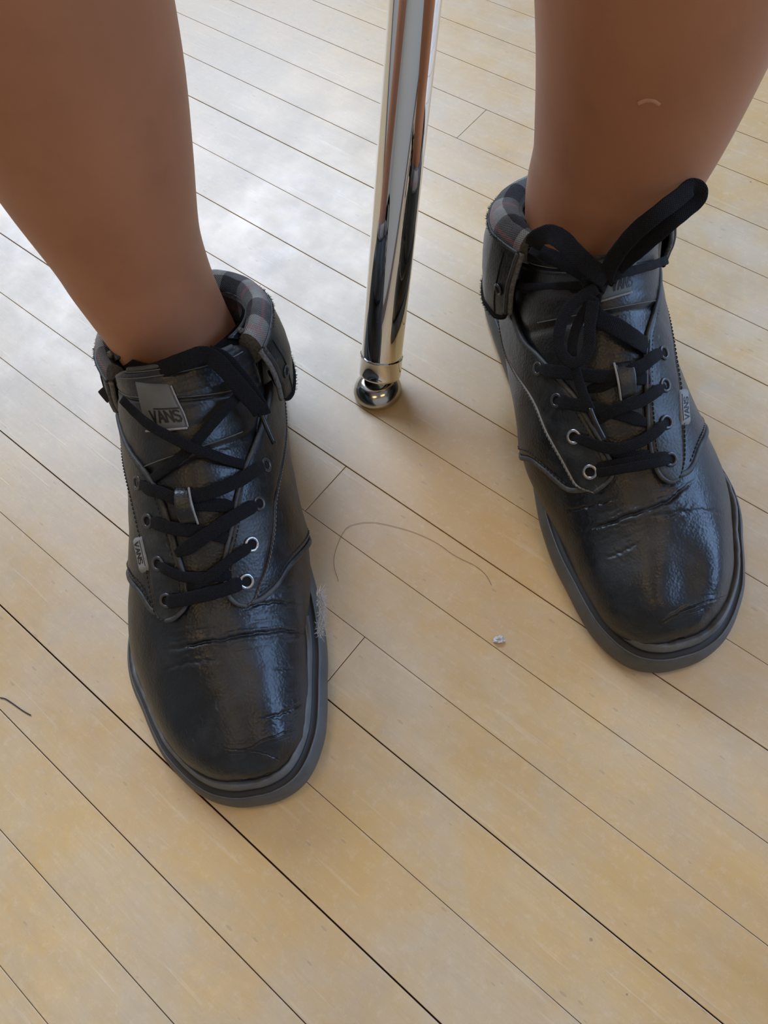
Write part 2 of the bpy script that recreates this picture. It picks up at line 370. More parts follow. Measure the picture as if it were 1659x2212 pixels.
for r in range(len(SEAM)-1):
    v0, v1 = SEAM[r]+.75*GAP.get(r, .26), SEAM[r+1]-.75*GAP.get(r+1, .26)
    js = [-1480, -1180+200*hash2(r, 1), 420+260*hash2(r, 2), 740] if True else []
    if r in JOINT: js.append(JOINT[r])
    js.sort(); top = .12*(hash2(r, 5)-.5)
    for a, b in zip(js[:-1], js[1:]):
        g = .24; u0, u1 = a+g, b-g; c = .2; z = top-.15; s = c*.55
        V = []
        for (uu0, uu1, vv0, vv1, zz) in ((u0, u1, v0, v1, -6.5), (u0, u1, v0, v1, z-s), (u0+c, u1-c, v0+c, v1-c, z)):
            V += [uv2w(uu0, vv0, zz), uv2w(uu1, vv0, zz), uv2w(uu1, vv1, zz), uv2w(uu0, vv1, zz)]
        F = [(8, 9, 10, 11)]
        for k in range(4):
            l = (k+1) % 4; F += [(k, l, 4+l, 4+k), (4+k, 4+l, 8+l, 8+k)]
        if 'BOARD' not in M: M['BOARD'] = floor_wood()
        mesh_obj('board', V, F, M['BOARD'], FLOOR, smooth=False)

# ---------------------------------------------------------------- chrome furniture leg with swivel glide
def lathe(name, prof, mat, parent, axis=(0, 0, 1), org=(0, 0, 0), n=48, sharp=35):
    """prof: (r, h) in mm, metres out; turned about axis through org"""
    ax = Vector(axis).normalized(); q = ax.to_track_quat('Z', 'Y').to_matrix(); V = []
    for r, h in prof:
        for k in range(n):
            a = 2*math.pi*k/n; V.append(tuple(Vector(org)+(q @ Vector((r*math.cos(a), r*math.sin(a), h)))*MM))
    F = grid_faces(len(prof), n, False, True)
    return mesh_obj(name, V, [tuple(reversed(f)) for f in F], mat, parent, sharp=sharp)
ax = Vector((.24725, .35698, .90079)); base = Vector((.01770, .30643, .02003))
LEGROOT = empty('furniture_leg', (.0122, .2990, 0)); tag(LEGROOT, 'shiny chrome tubular furniture leg with swivel foot, standing between the two shoes', 'furniture leg')
inv = Matrix.Translation(-Vector((.0122, .2990, 0)))
b0 = inv @ base
lathe('tube', [(0, 0), (12.45, 0), (12.45, 520), (0, 520)], M['chrome'], LEGROOT, ax, b0, 96)
lathe('collar', [(10.5, -9.5), (12.2, -9.3), (12.9, -8.6), (13.1, -7.6), (13.0, -7.0), (13.0, 3.4), (13.2, 3.8), (13.2, 4.4), (12.9, 4.8), (12.4, 4.9), (12.4, 4)], M['chrome'], LEGROOT, ax, b0, 96)
p = b0-ax*.0095
lathe('ball_stem', [(0, 3), (6.2, 3), (6.4, -1), (5.5, -4.5), (3, -6.5), (0, -7)], M['chrome_foot'], LEGROOT, ax, p, 48)
lathe('foot_glide', [(0, 0), (13.6, 0), (14.4, .5), (14.4, 2.0), (14.9, 2.4), (15.1, 3.2), (14.9, 4.2), (13.8, 6.4), (11.8, 8.6), (9.4, 10.2), (7.4, 11.0), (6.4, 11.0), (5.4, 10.0), (0, 9.4)], M['chrome_foot'], LEGROOT, (0, 0, 1), (0, 0, .0001), 72, 50)

# ---------------------------------------------------------------- person: one continuous body, only the calves reach the picture
PERS = empty('person', (.01, .30, 0)); tag(PERS, 'standing person with bare tanned lower legs wearing black high-top shoes', 'person')
LA = [(-82, 293, 26, 24, 33), (-84, 293, 45, 29, 38), (-86, 294, 70, 30, 38), (-87.5, 295, 95, 30, 38), (-89, 297, 120, 31, 38), (-90, 300, 142, 33, 39.5), (-89.5, 302, 159, 35, 41), (-87, 304, 194, 41, 46), (-84, 307, 230, 46, 51),
      (-82, 310, 262, 49, 55), (-79, 313, 300, 51, 57), (-77, 314, 345, 50, 55), (-75, 312, 392, 46, 51), (-73, 308, 435, 45, 52), (-72, 306, 475, 51, 57), (-71, 310, 540, 58, 64), (-69, 316, 640, 68, 74), (-66, 322, 740, 74, 84), (-52, 326, 830, 80, 95)]
LB = [(124, 310, 26, 21, 33), (125, 307, 45, 24, 36), (127, 303, 70, 25.5, 36), (129.5, 300, 92, 26.5, 38), (134, 298, 117, 33, 40), (141, 297.5, 140, 38, 43), (144.5, 298, 160, 41, 46), (147, 299, 190, 44.5, 50), (148.5, 301, 225, 48.5, 54),
      (149, 304, 262, 51, 57), (149, 306, 300, 52, 58), (148, 307, 345, 51, 56), (146, 306, 392, 47, 52), (144, 304, 435, 46, 53), (142, 303, 475, 52, 58), (138, 307, 540, 59, 65), (131, 314, 640, 69, 75), (121, 321, 740, 75, 84), (100, 326, 830, 80, 95)]
mid = [(-20, 329, 880, 92, 100), (25, 330, 892, 96, 102), (68, 329, 880, 92, 100)]
ring = np.array(LA+mid+LB[::-1], float)
ring = np.concatenate([catmull(ring, 8)])
cen = ring[:, :3]; T = unit(np.gradient(cen, axis=0)); Yv = np.array([0, 1., 0]); side = unit(np.cross(np.broadcast_to(Yv, T.shape), T)); dep = unit(np.cross(T, side))
nn = 64; an = np.arange(nn)*2*math.pi/nn
G = cen[:, None]+side[:, None]*(np.sign(np.cos(an))*np.abs(np.cos(an))**.95)[None, :, None]*ring[:, 3][:, None, None]+dep[:, None]*(np.sign(np.sin(an))*np.abs(np.sin(an))**.95)[None, :, None]*ring[:, 4][:, None, None]
G = (G-np.array([10., 300, 0]))*MM
V, F = tube_mesh(G); mesh_obj('body', V, F, M['skin'], PERS)
# short black shorts, above the frame
for L_ in (LA, LB):
    R_ = np.array(L_, float)[14:]; R_ = catmull(R_[R_[:, 2] >= 500], 6)
    cc_ = R_[:, :3]; gg = np.stack([cc_[:, None, 0]+np.cos(an)*(R_[:, 3, None]+9+8*(cc_[:, None, 2] < 560)), cc_[:, None, 1]+np.sin(an)*(R_[:, 4, None]+9), np.broadcast_to(cc_[:, None, 2], (len(R_), nn))], -1)
    gg = (gg-np.array([10., 300, 0]))*MM; V, F = tube_mesh(gg, caps=False); o = mesh_obj('shorts_leg', V, F, M['lining'], PERS)
# ---------------------------------------------------------------- shoe body surface (millimetres, heel at y=0, toe at +y, lateral side at +x)
# station: front/top point (y,z), back/bottom point (y,z), lateral half width, medial half width, centre offset, widest-level k, exponent
STN = [
 (277.5, 29, 277.5, 21,  4,  4, -0.8, .30, 2.0),
 (276.8, 32, 276.8, 17, 11.5, 11.5, -0.6, .30, 2.0),
 (274.6, 36, 274.6, 15, 17.5, 17.5, -0.2, .28, 2.05),
 (269,   41, 269,   14, 24.5, 24.5,  0.8, .26, 2.05),
 (261,   45.5,261,  13, 31, 31,  2.2, .22, 2.05),
 (249,   50, 249,   13, 37, 36,  4.2, .18, 2.0),
 (233,   54, 232,   13, 42, 40.5,  6.5, .14, 1.95),
 (217,   59, 215,   13, 46.5, 43,  8.0, .11, 1.9),
 (203,   65, 197,   13, 49, 45,  8.5, .12, 1.85),
 (190,   73, 178,   13, 50, 46,  6.5, .15, 1.85),
 (176,   82, 155,   13, 49, 45,  4.0, .20, 1.85),
 (162,   91, 128,   13, 46, 40.5,  2.5, .28, 1.95),
 (148,  100,  98,   13, 45, 38.5,  1.5, .32, 1.95),
 (136,  107,  62,   13, 44, 37.5,  1.0, .36, 2.0),
 (127,  112,  25,   14, 43, 37.5,  0.5, .42, 2.05),
 (121,  115.5, 6,   26, 40, 37.5,  0.5, .46, 2.05),
 (116,  118,   3,   45, 39.5, 37,  0.0, .48, 2.05),
 (111,  120,   7,   62, 38.5, 36,  0.0, .50, 2.05),
 (107,  121.5,16,   77, 37, 34,  0.0, .50, 2.0),
 (103,  123, 29,   90,  36, 32.5,  0.0, .50, 2.0),
]
NST = len(STN)
def _dense(A, m):
    """centripetal-ish cubic (Catmull-Rom) resampling of the station table, m samples per span"""
    A = np.array(A, float); n = len(A); out = []
    for i in range(n-1):
        p0 = A[max(i-1, 0)]; p1 = A[i]; p2 = A[i+1]; p3 = A[min(i+2, n-1)]
        for j in range(m):
            t = j/m
            out.append(.5*((2*p1)+(-p0+p2)*t+(2*p0-5*p1+4*p2-p3)*t*t+(-p0+3*p1-3*p2+p3)*t**3))
    out.append(A[-1]); return np.array(out)
_M = 20
DEN = _dense(STN, _M)
def station(s):
    x = np.clip(np.asarray(s, float), 0, NST-1)*_M
    i = np.minimum(x.astype(int), len(DEN)-2); f = (x-i)[..., None]
    return DEN[i]*(1-f)+DEN[i+1]*f
LEAN = [0.0, 0.0]   # and medial slimming; sideways lean of the ankle shaft, set per shoe
def S0(s, ph):
    """s: station coordinate 0..NST-1, ph: degrees around, 0 = top/front, +90 lateral side, -90 medial side, 180 = bottom/back"""
    s, ph = np.broadcast_arrays(np.asarray(s, float), np.asarray(ph, float))
    p = station(s); a = np.radians(ph); c = np.cos(a); sn = np.sin(a); e = 2/p[..., 8]
    T = p[..., 0:2]; B = p[..., 2:4]; k = p[..., 7][..., None]; K = B+(T-B)*k
    cc = (np.abs(c)**e)[..., None]; P = np.where((c > 0)[..., None], K+(T-K)*cc, K+(B-K)*cc)
    w = np.where(sn > 0, p[..., 4], p[..., 5]-LEAN[1]*np.exp(-((s-15.3)/2.0)**2))
    lean = LEAN[0]*np.clip((s-9.5)/9.5, 0, 1)**1.3
    x = p[..., 6]+lean+np.sign(sn)*w*np.abs(sn)**e
    return np.stack([x, P[..., 0], P[..., 1]], -1)
def N0(s, ph):
    ds, dp = .04, .8
    s = np.clip(np.asarray(s, float), .05, NST-1.05)
    u = S0(s+ds, ph)-S0(s-ds, ph); v = S0(s, np.asarray(ph)+dp)-S0(s, np.asarray(ph)-dp)
    n = np.cross(u, v); l = np.linalg.norm(n, axis=-1, keepdims=True); n = n/np.maximum(l, 1e-9)
    p = station(s); c = np.stack([p[..., 6], (p[..., 0]+p[..., 2])/2, (p[..., 1]+p[..., 3])/2], -1)
    sg = np.sign(((S0(s, ph)-c)*n).sum(-1, keepdims=True)); return n*np.where(sg == 0, 1, sg)
def S(s, ph, off=0.0):
    return S0(s, ph)+N0(s, ph)*np.asarray(off, float)[..., None]
# ---------------------------------------------------------------- shoes
def pillow(t, w=.18, pw=.5):
    """0 at both ends, 1 inside; t in 0..1"""
    d = np.minimum(t, 1-t)/w; return np.clip(1-(1-np.clip(d, 0, 1))**2, 0, 1)**pw
def smoothp(P, m=6): return catmull(np.array(P, float), m)

class Shoe:
    def __init__(s, name, pose, label):
        hx, hy, a, sd = pose; s.sd = sd; s.a = math.radians(a); s.h = (hx, hy)
        s.root = empty(name, (hx*MM, hy*MM, 0)); tag(s.root, label, 'shoe', 'pair of black high-top shoes')
    def w(s, P):
        """shoe millimetres -> metres relative to the shoe root"""
        P = np.asarray(P, float); x, y, z = P[..., 0], P[..., 1], P[..., 2]
        fx, fy = math.sin(s.a)*s.sd, -math.cos(s.a); lx, ly = math.cos(s.a)*s.sd, math.sin(s.a)
        return np.stack([fx*y+lx*x, fy*y+ly*x, z], -1)*MM
    def mesh(s, name, V, F, mat, parent=None, label=None, **kw):
        if s.sd > 0: F = [tuple(reversed(f)) for f in F]
        o = mesh_obj(name, s.w(V), F, mat, parent if parent is not None else s.root, **kw)
        if label: o['label'] = label
        return o
    def grid(s, name, G, mat, parent=None, cu=False, cv=False, uv=None, flip=False, **kw):
        m, n = G.shape[:2]; return s.mesh(name, G.reshape(-1, 3), grid_faces(m, n, cu, cv, flip=flip), mat, parent, uvs=None if uv is None else uv.reshape(-1, 2), **kw)
    def tube(s, name, P, N, r, mat, parent=None, ry=None, n=8, closed=False, **kw):
        V, F = tube_mesh(sweep(P, N, circle(r, n, ry), closed), closed); return s.mesh(name, V, F, mat, parent, **kw)
    # panel lying on the body between two border lines given in (s, phi)
    def panel(s, name, inner, outer, mat, parent=None, off=.3, thick=1.8, m=90, k=16, bead=.14, pw=.5, lift=None, label=None, seed=0):
        I = resample(smoothp(inner), m, (9., 1.)); O = resample(smoothp(outer), m, (9., 1.))
        t = np.linspace(0, 1, k); t = .5-.5*np.cos(t*math.pi)*(1-.0)
        Q = I[:, None]*(1-t[None, :, None])+O[:, None]*t[None, :, None]
        wd_ = np.linalg.norm((O-I)*np.array([14., .75]), axis=1)
        e = np.minimum(pillow(np.linspace(0, 1, m), .03, pw)[:, None], pillow(t, bead, pw)[None, :])
        h = off-.6+(thick+.6)*e
        h = h+.25*wav(Q[..., 0]*2.1+Q[..., 1]*.07, seed)*e
        if lift is not None: h = h+lift(Q[..., 0], Q[..., 1], t[None, :])
        G = S(Q[..., 0], Q[..., 1], h)
        return s.grid(name, G, mat, parent, label=label), I, O, h
    def line(s, pts, off, m=60):
        Q = resample(smoothp(pts), m, (9., 1.)); o = np.broadcast_to(np.asarray(off, float), (m,))
        return S(Q[:, 0], Q[:, 1], o), N0(Q[:, 0], Q[:, 1])
    def stitches(s, name, pts, off, mat, parent=None, pitch=2.6, r=.28, w_=.7, seed=0):
        P, N = s.line(pts, off, 240); L = np.r_[0, np.cumsum(np.linalg.norm(np.diff(P, axis=0), axis=1))]
        V, F = [], []; n_ = int(L[-1]/pitch)
        for q in range(n_):
            t0 = (q+.12)*pitch; t1 = (q+w_+.1)*pitch
            A = np.array([np.interp(t, L, P[:, i]) for t in (t0, (t0+t1)/2, t1) for i in range(3)]).reshape(3, 3)
            Nn = np.array([np.interp(t0, L, N[:, i]) for i in range(3)]); A[1] += Nn*.3; A[0] -= Nn*.15; A[2] -= Nn*.15
            v, f = tube_mesh(sweep(A, np.tile(Nn, (3, 1)), circle(r, 5)), False); b = len(V); V += list(v); F += [tuple(b+i for i in x) for x in f]
        if V: return s.mesh(name, np.array(V), F, mat, parent)
    def ribbon(s, name, P, N, mat, parent=None, width=6.4, th=1.25, m=None, taper=None, label=None):
        P = np.asarray(P, float); N = np.asarray(N, float)
        A = catmull(P, 7); B = unit(catmull(N, 7)); L = np.r_[0, np.cumsum(np.linalg.norm(np.diff(A, axis=0), axis=1))]
        k = 12; a = np.arange(k)*2*math.pi/k; w_ = np.full(len(A), width*.54)
        if taper is not None: w_ = w_*np.interp(np.linspace(0, 1, len(A)), np.linspace(0, 1, len(taper)), taper)
        w_ = w_*(1+.05*wav(L*.35, len(A))); c, sn = np.cos(a), np.sin(a)
        pr = np.stack([np.sign(c)*np.abs(c)**.55*w_[:, None], np.broadcast_to(np.sign(sn)*np.abs(sn)**.75*th/2, (len(A), k))*(1+.25*wav(L*.6, 3))[:, None]], -1)
        G = sweep(A, B, pr); V, F = tube_mesh(G)
        uv = np.stack([np.broadcast_to(L[:, None], (len(A), k)), pr[..., 0]], -1).reshape(-1, 2)
        return s.mesh(name, V, F, mat, parent, uvs=uv, label=label)
    def fuzz(s, name, P, N, mat, parent=None, count=200, length=2.0, r=.13, seed=1, spread=.8, half=0.0):
        """short loose threads standing along a line"""
        R = random.Random(seed); P = np.asarray(P); V, F = [], []
        for q in range(count):
            i = R.randrange(len(P)-1); t = R.random(); p = P[i]*(1-t)+P[i+1]*t; n = N[i]; T_ = unit(P[i+1]-P[i]); B_ = np.cross(T_, n)
            p = p+B_*half*R.uniform(-1, 1); d = unit(n+T_*R.uniform(-1, 1)*spread+B_*R.uniform(-1, 1)*spread); l = length*R.uniform(.4, 1.2)
            b_ = unit(np.cross(d, np.array([.3, .5, .8]))); c_ = np.cross(d, b_); q0 = len(V); bend = (T_*R.uniform(-.5, .5)+B_*R.uniform(-.5, .5))*l*.5
            for (h, rr) in ((-.3, r), (l*.5, r*.8), (l, r*.3)):
                cc = p+d*h+(bend*(h/l)**2 if h > 0 else 0)
                for w3 in range(3): a3 = w3*2.094; V.append(cc+(b_*math.cos(a3)+c_*math.sin(a3))*rr)
            for h in range(2):
                for w3 in range(3): x = (w3+1) % 3; F.append((q0+h*3+w3, q0+h*3+x, q0+(h+1)*3+x, q0+(h+1)*3+w3))
        return s.mesh(name, np.array(V), F, mat, parent)
    def ring(s, name, c, n, r, rt_, mat, parent, squash=1.0):
        n = unit(np.asarray(n)); t1 = unit(np.cross(n, [0, 0.2, 1.0])); t2 = np.cross(n, t1); a = np.arange(24)*2*math.pi/24
        P = c+t1*(np.cos(a)*r)[:, None]+t2*(np.sin(a)*r*squash)[:, None]
        V, F = tube_mesh(sweep(P, np.tile(n, (24, 1)), circle(rt_, 8, rt_*.75), True), True); return s.mesh(name, V, F, mat, parent)
    def disc(s, name, c, n, r, mat, parent):
        n = unit(np.asarray(n)); t1 = unit(np.cross(n, [0, 0.2, 1.0])); t2 = np.cross(n, t1); a = np.arange(16)*2*math.pi/16
        V = np.concatenate([c+t1*(np.cos(a)*r)[:, None]+t2*(np.sin(a)*r)[:, None], c[None]-n*.2]); return s.mesh(name, V, [(i, (i+1) % 16, 16) for i in range(16)], mat, parent)

    # ------------------------------------------------ sole
    def sole(s, dx=0.0, seed=0, heel=0.0):
        # plan: (y, centre, half width)
        tab = [(0, 0, 6), (1.5, 0, 13), (6, 0, 22), (14, 0, 29), (28, .5, 33.5), (50, 1, 35), (80, 2, 35.5), (110, 4, 37), (140, 7, 42), (165, 9.5, 48), (185, 11, 52), (203, 11, 53.2), (218, 9.8, 51.8), (232, 7.8, 48.2), (245, 6, 45), (257, 4.2, 41), (266, 2.6, 36), (273, 1.4, 31), (279, .4, 25), (283, -.2, 18.5), (285.6, -.5, 11), (286.5, -.6, 5)]
        A = catmull(np.array(tab, float), 6); A[:, 1] += dx*np.clip(A[:, 0]/180, 0, 1)+heel*np.clip(1-A[:, 0]/190, 0, 1)
        A[:, 2] -= .35*heel*np.clip(1-A[:, 0]/190, 0, 1)*np.clip(A[:, 2]/30, 0, 1)
        Lp = np.stack([A[:, 1]+A[:, 2], A[:, 0]], 1); Rp = np.stack([A[:, 1]-A[:, 2], A[:, 0]], 1)
        C_ = np.concatenate([Lp, Rp[::-1]]); C_ = resample(np.vstack([C_, C_[:1]]), 261)[:-1]
        T_ = unit(np.roll(C_, -1, 0)-np.roll(C_, 1, 0)); O = np.stack([T_[:, 1], -T_[:, 0]], 1)
        if ((C_-C_.mean(0))*O).sum() < 0: O = -O
        toe = np.clip((C_[:, 1]-225)/60, 0, 1); L = np.arange(261-1)/260*720
        def strip(prof, name, mat, parent=None, wavy=None, label=None):
            G = []
            for d, z in prof:
                d_ = np.broadcast_to(d, (260,)); z_ = np.broadcast_to(z, (260,)); G.append(np.concatenate([C_+O*d_[:, None], z_[:, None]], 1))
            G = np.stack(G, 1); return s.grid(name, G, mat, parent, cu=True, label=label)
        wv = 1.1*wav(L*.13, seed)*(toe*1.0+.35)+.5*wav(L*.6, seed+1)
        # bottom band, rounded and broad at the toe
        lower = [(-3, .2), (-1.2, .6), (-.2, 2.2), (.2, 5), (.3, 8), (-.2, 11), (-1.4, 13.6+toe*.8), (-2.3, 15.4+toe*.8), (-3.1, 15.6+toe*.8), (-3.6, 14.0+toe*.8), (-6.5, 13.6+toe*.8)]
        outs = s.mesh('sole', *s._solid(C_, O, lower), M['rubber'])
        tag(outs, 'grey rubber sole with a ridged band round the edge')
        strip([(-3.2, 15.2+toe), (-5.4, 15.0+toe), (-6.0, 16.0+toe), (-6.2, 20.5+toe)], 'groove', M['rubber_dark'], outs)
        th = 15.6+toe
        line_p = np.concatenate([C_+O*(-2.6), (th-.1)[:, None]], 1)
        s.tube('rim_line', line_p, np.tile([0, 0, 1.], (260, 1)), .42, M['rubber_lip'], outs, n=6, closed=True)
        # upper lip whose torn edge stands against the leather
        s2 = seed+4
        inn = -9.3-2.2*np.clip((toe-.75)*4, 0, 1)+.7*wv; top = 24.0+1.5*toe+1.3*wav(L*.09, s2)+.35*wav(L*.7, s2+2)
        lip = [(-6.6, 17.3+toe), (-5.9, 17.6+toe), (-5.5, 18.6+toe), (-5.6, 20+toe), (-6.1, top-1.2), (-6.7, top-.3), (-7.3, top), (-7.9, top-.4), (inn, top-2.0), (inn-.6, top-6)]
        strip(lip, 'upper_lip', M['rubber_lip'], outs)
        return C_, O, toe
    def _solid(s, C_, O, prof):
        G = []
        for d, z in prof:
            z_ = np.broadcast_to(z, (len(C_),)); G.append(np.concatenate([C_+O*d, z_[:, None]], 1))
        G = np.stack(G, 1); n, k = G.shape[:2]; V = list(G.reshape(-1, 3)); F = grid_faces(n, k, True, False)
        V.append(np.array([C_[:, 0].mean(), C_[:, 1].mean(), .2])); F += [(((i+1) % n)*k, i*k, len(V)-1) for i in range(n)]
        V.append(np.array([C_[:, 0].mean(), C_[:, 1].mean(), 14.6])); F += [(i*k+k-1, ((i+1) % n)*k+k-1, len(V)-1) for i in range(n)]
        return np.array(V), F

    # ------------------------------------------------ body: vamp + quarters
    def body(s, d):
        seed = d['seed']
        # vamp with creases pressed in
        ss = np.linspace(0, 12.6, 420); pp = np.linspace(-150, 150, 281); A, B = np.meshgrid(ss, pp, indexing='ij')
        off = np.zeros(A.shape)
        for (pts, depth, wid) in d['creases']:
            P_ = resample(smoothp(pts), 50, (14., .8)); q = np.stack([A*14, B*.8], -1); P2 = P_*np.array([14., .8])
            dist = np.full(A.shape, 1e9); sgn = np.zeros(A.shape); tt = np.zeros(A.shape)
            for i in range(len(P2)-1):
                a_, b_ = P2[i], P2[i+1]; ab = b_-a_; t = np.clip(((q-a_)@ab)/(ab@ab), 0, 1); dd = q-(a_+t[..., None]*ab)
                di = np.linalg.norm(dd, axis=-1); mk = di < dist; dist = np.where(mk, di, dist); sgn = np.where(mk, ab[0]*dd[..., 1]-ab[1]*dd[..., 0], sgn); tt = np.where(mk, (i+t)/50, tt)
            sg = np.sign(sgn)*dist; fade = np.clip(np.minimum(tt, 1-tt)*5, 0, 1)
            wob = 1+.35*wav(tt*20, seed+3)
            w1 = wid*.50; sg = sg+.5*wav(tt*26, seed+8)
            off += fade*wob*depth*(-.85*np.exp(-(sg/w1)**2)+.38*np.exp(-((np.abs(sg)-2.6*w1)/(2.4*w1))**2))
            for q_ in (1, 2, 3, -1, -2):
                c_ = q_*2.0*wid+.8*wav(tt*11, seed+q_+9); am = np.clip(.5+.9*wav(tt*13+q_, seed+q_), 0, 1)
                off += fade*depth*.30*am/abs(q_)**.6*(-np.exp(-((sg-c_)/(w1*.8))**2))
        # dents of the toe box
        for (s_, p_, rs, rp, h) in d['dents']: off += h*np.exp(-((A-s_)/rs)**2-((B-p_)/rp)**2)
        off += .35*wav(A*1.3+B*.02, seed)*wav(B*.045+A*.2, seed+1)
        s.grid('vamp', S(A, B, off), M['leather'], label='black leather toe with deep creases', flip=False)
        # quarters: two side panels running back to the heel
        for nm, e, sg in (('quarter', d['q_lat'], 1), ('quarter', d['q_med'], -1)):
            E_ = resample(smoothp(e), 90, (9., 1.))
            top = resample(smoothp([(e[0][0], e[0][1])]+d['throat_lat' if sg > 0 else 'throat_med']+[(19, 52*sg), (19, 100*sg), (19, 150*sg), (19, 180*sg)]), 90, (9., 1.))
            bot = resample(np.vstack([E_, [[13.5, 178*sg], [16, 180*sg], [19, 180*sg]]]), 90, (9., 1.))
            bot = resample(smoothp([e[0]]+list(e[1:])+[(e[-1][0]+.6, 118*sg), (e[-1][0]+2, 128*sg), (14.5, 150*sg), (16.5, 179.5*sg), (19, 180*sg)]), 90, (9., 1.))
            k = 40; t = np.linspace(0, 1, k)
            Q = top[:, None]*(1-t[None, :, None])+bot[:, None]*t[None, :, None]
            ed = np.clip(np.minimum(t/.04, (1-t)/.04), 0, 1)[None, :]*np.clip(np.arange(90)/4., 0, 1)[:, None]
            h = -.5+1.9*(1-(1-ed)**2)**.5+.5*wav(Q[..., 0]*1.1+Q[..., 1]*.03, seed+sg)*ed
            s.grid(nm, S(Q[..., 0], Q[..., 1], h), M['leather'], flip=sg < 0)
            # rolled hem with loose threads along the front border of the quarter
            P, N = s.line(e[1:], 1.1, 90); s.tube('quarter_hem', P, N, 1.5, M['edge'], ry=1.0)
            s.stitches('stitching', [(a+.22, b) for a, b in e[2:]], 1.6, M['thread_dark'])
    # ------------------------------------------------ eyestays
    def eyestays(s, d):
        for side in ('lat', 'med'):
            sg = 1 if side == 'lat' else -1
            fl = d.get('eys_lift', 0.0)
            ob, I, O, h = s.panel('eyestay', d['ei_'+side], d['eo_'+side], M['leather_worn'], off=1.5, thick=1.9, k=18, bead=.12, lift=lambda a, b, t: .9*np.clip((a-8.5)/4, 0, 1)*(1-t), seed=d['seed']+sg)
            if d['sgn_flip']: pass
            # piping on the inner edge, ends round the toe lobe
            m = len(I); P = S(I[:, 0], I[:, 1], 3.0+.9*np.clip((I[:, 0]-8.5)/4, 0, 1)); N = N0(I[:, 0], I[:, 1])
            s.tube('piping', P, N, 1.15, M['edge'], ob, n=8)
            s.stitches('stitching', d['eo_'+side][:], 3.3, M['thread'] if side == 'med' else M['thread_dark'], ob, pitch=2.3, r=.33)
            P2, N2 = s.line(d['eo_'+side], 2.4, 120); s.tube('raw_edge', P2, N2, .75, M['edge_raw'] if d.get('raw') == side else M['edge'], ob, n=6)
            if d.get('raw') == side: s.fuzz('loose_threads', P2, N2, M['edge_raw'], ob, 260, 1.5, .1, 5)
            # inner stitch line
            C_ = .86*I+.14*O; s.stitches('stitching', [tuple(x) for x in C_[4:-6:8]], 3.7, M['thread_dark'], ob, pitch=2.2)
            for i, (a, b) in enumerate(d['ey_'+side]):
                c = S(np.array([a]), np.array([b]), np.array([4.0]))[0]; n = N0(np.array([a]), np.array([b]))[0]
                shiny = (side, i) in d['shiny']
                e = s.ring('eyelet', c, n, 3.1 if shiny else 2.9, .85, M['steel'] if shiny else M['steel_dark'], ob)
                e['label'] = 'bare steel eyelet' if shiny else 'black painted eyelet'
                s.disc('hole', c-n*.15, n, 2.5, M['hole'], e)
    # ------------------------------------------------ tongue
    def tongue(s, d):
        ss = np.linspace(8.2, 18.2, 110); k = 44; t = np.linspace(-1, 1, k)
        wl = np.interp(ss, [8.2, 9.5, 11, 12.5, 14, 17, 18.2], d['tw_lat']); wm = np.interp(ss, [8.2, 9.5, 11, 12.5, 14, 17, 18.2], d['tw_med'])
        A = np.broadcast_to(ss[:, None], (110, k)); mid_ = (wl-wm)/2; hw = (wl+wm)/2
        B = mid_[:, None]+hw[:, None]*t[None]
        e = np.minimum(pillow((t+1)/2, .07, .5)[None, :], np.clip((18.2-ss)/.25, 0, 1)[:, None]**.5)
        off = .4+1.6*e+np.interp(ss, [8, 11, 13, 15, 18.2], d['t_lift'])[:, None]*(1-.5*t[None]**2)
        off = off+.5*wav(A*1.7+B*.02, d['seed']+9)*e*np.clip((A-9)/4, .25, 1)
        # puffed pads between the seams of the tongue
        for sm in d['t_seams']:
            sb = sm[0]+sm[1]*B/40; off = off-1.5*np.exp(-((A-sb)/.12)**2)*e
        G = S(A, B, off); top = G[-1]
        tg = s.grid('tongue', G, M['leather_tongue'], label='padded black leather tongue')
        # back of the tongue, black lining
        ssb = ss[50:]; Gb = S(A[50:], B[50:], off[50:]-6.0*e[50:]-1.0); s.grid('tongue_lining', np.concatenate([Gb, G[-1:]]), M['lining'], tg, flip=True)
        P = S(A[-3, 2:-2], B[-3, 2:-2], off[-3, 2:-2]+.3); N = N0(A[-3, 2:-2], B[-3, 2:-2]); s.tube('binding', P, N, 1.3, M['edge'], tg)
        for j, (ii, r_) in enumerate(((-8, .3), (-14, .3))):
            P = S(A[ii, 3:-3], B[ii, 3:-3], off[ii, 3:-3]+.35); s.tube('seam_thread', P, N0(A[ii, 3:-3], B[ii, 3:-3]), r_, M['thread'], tg, n=5)
        s.toff = lambda a, b: float(np.interp(a, [8, 11, 13, 15, 18.2], d['t_lift']))*(1-.5*((b-np.interp(a, ss, mid_))/np.interp(a, ss, hw))**2)+2.0
        s.fuzz('loose_threads', top[4:-4], np.tile([0, -.2, 1.], (k-8, 1)), M['fray'], tg, 160, 2.2, .13, 8)
        for sm in d['t_seams']:
            bb = np.linspace(-.8, .8, 60); Bm = np.interp(sm[0], ss, mid_)+np.interp(sm[0], ss, hw)*bb
            Am = sm[0]+.2+sm[1]*Bm/40; P = S(Am, Bm, np.array([s.toff(a_, b_) for a_, b_ in zip(Am, Bm)])-.1); s.tube('seam_thread', P, N0(Am, Bm), .28, M['thread'] if sm[0] > 12 else M['thread_dark'], tg, n=5)
        return tg
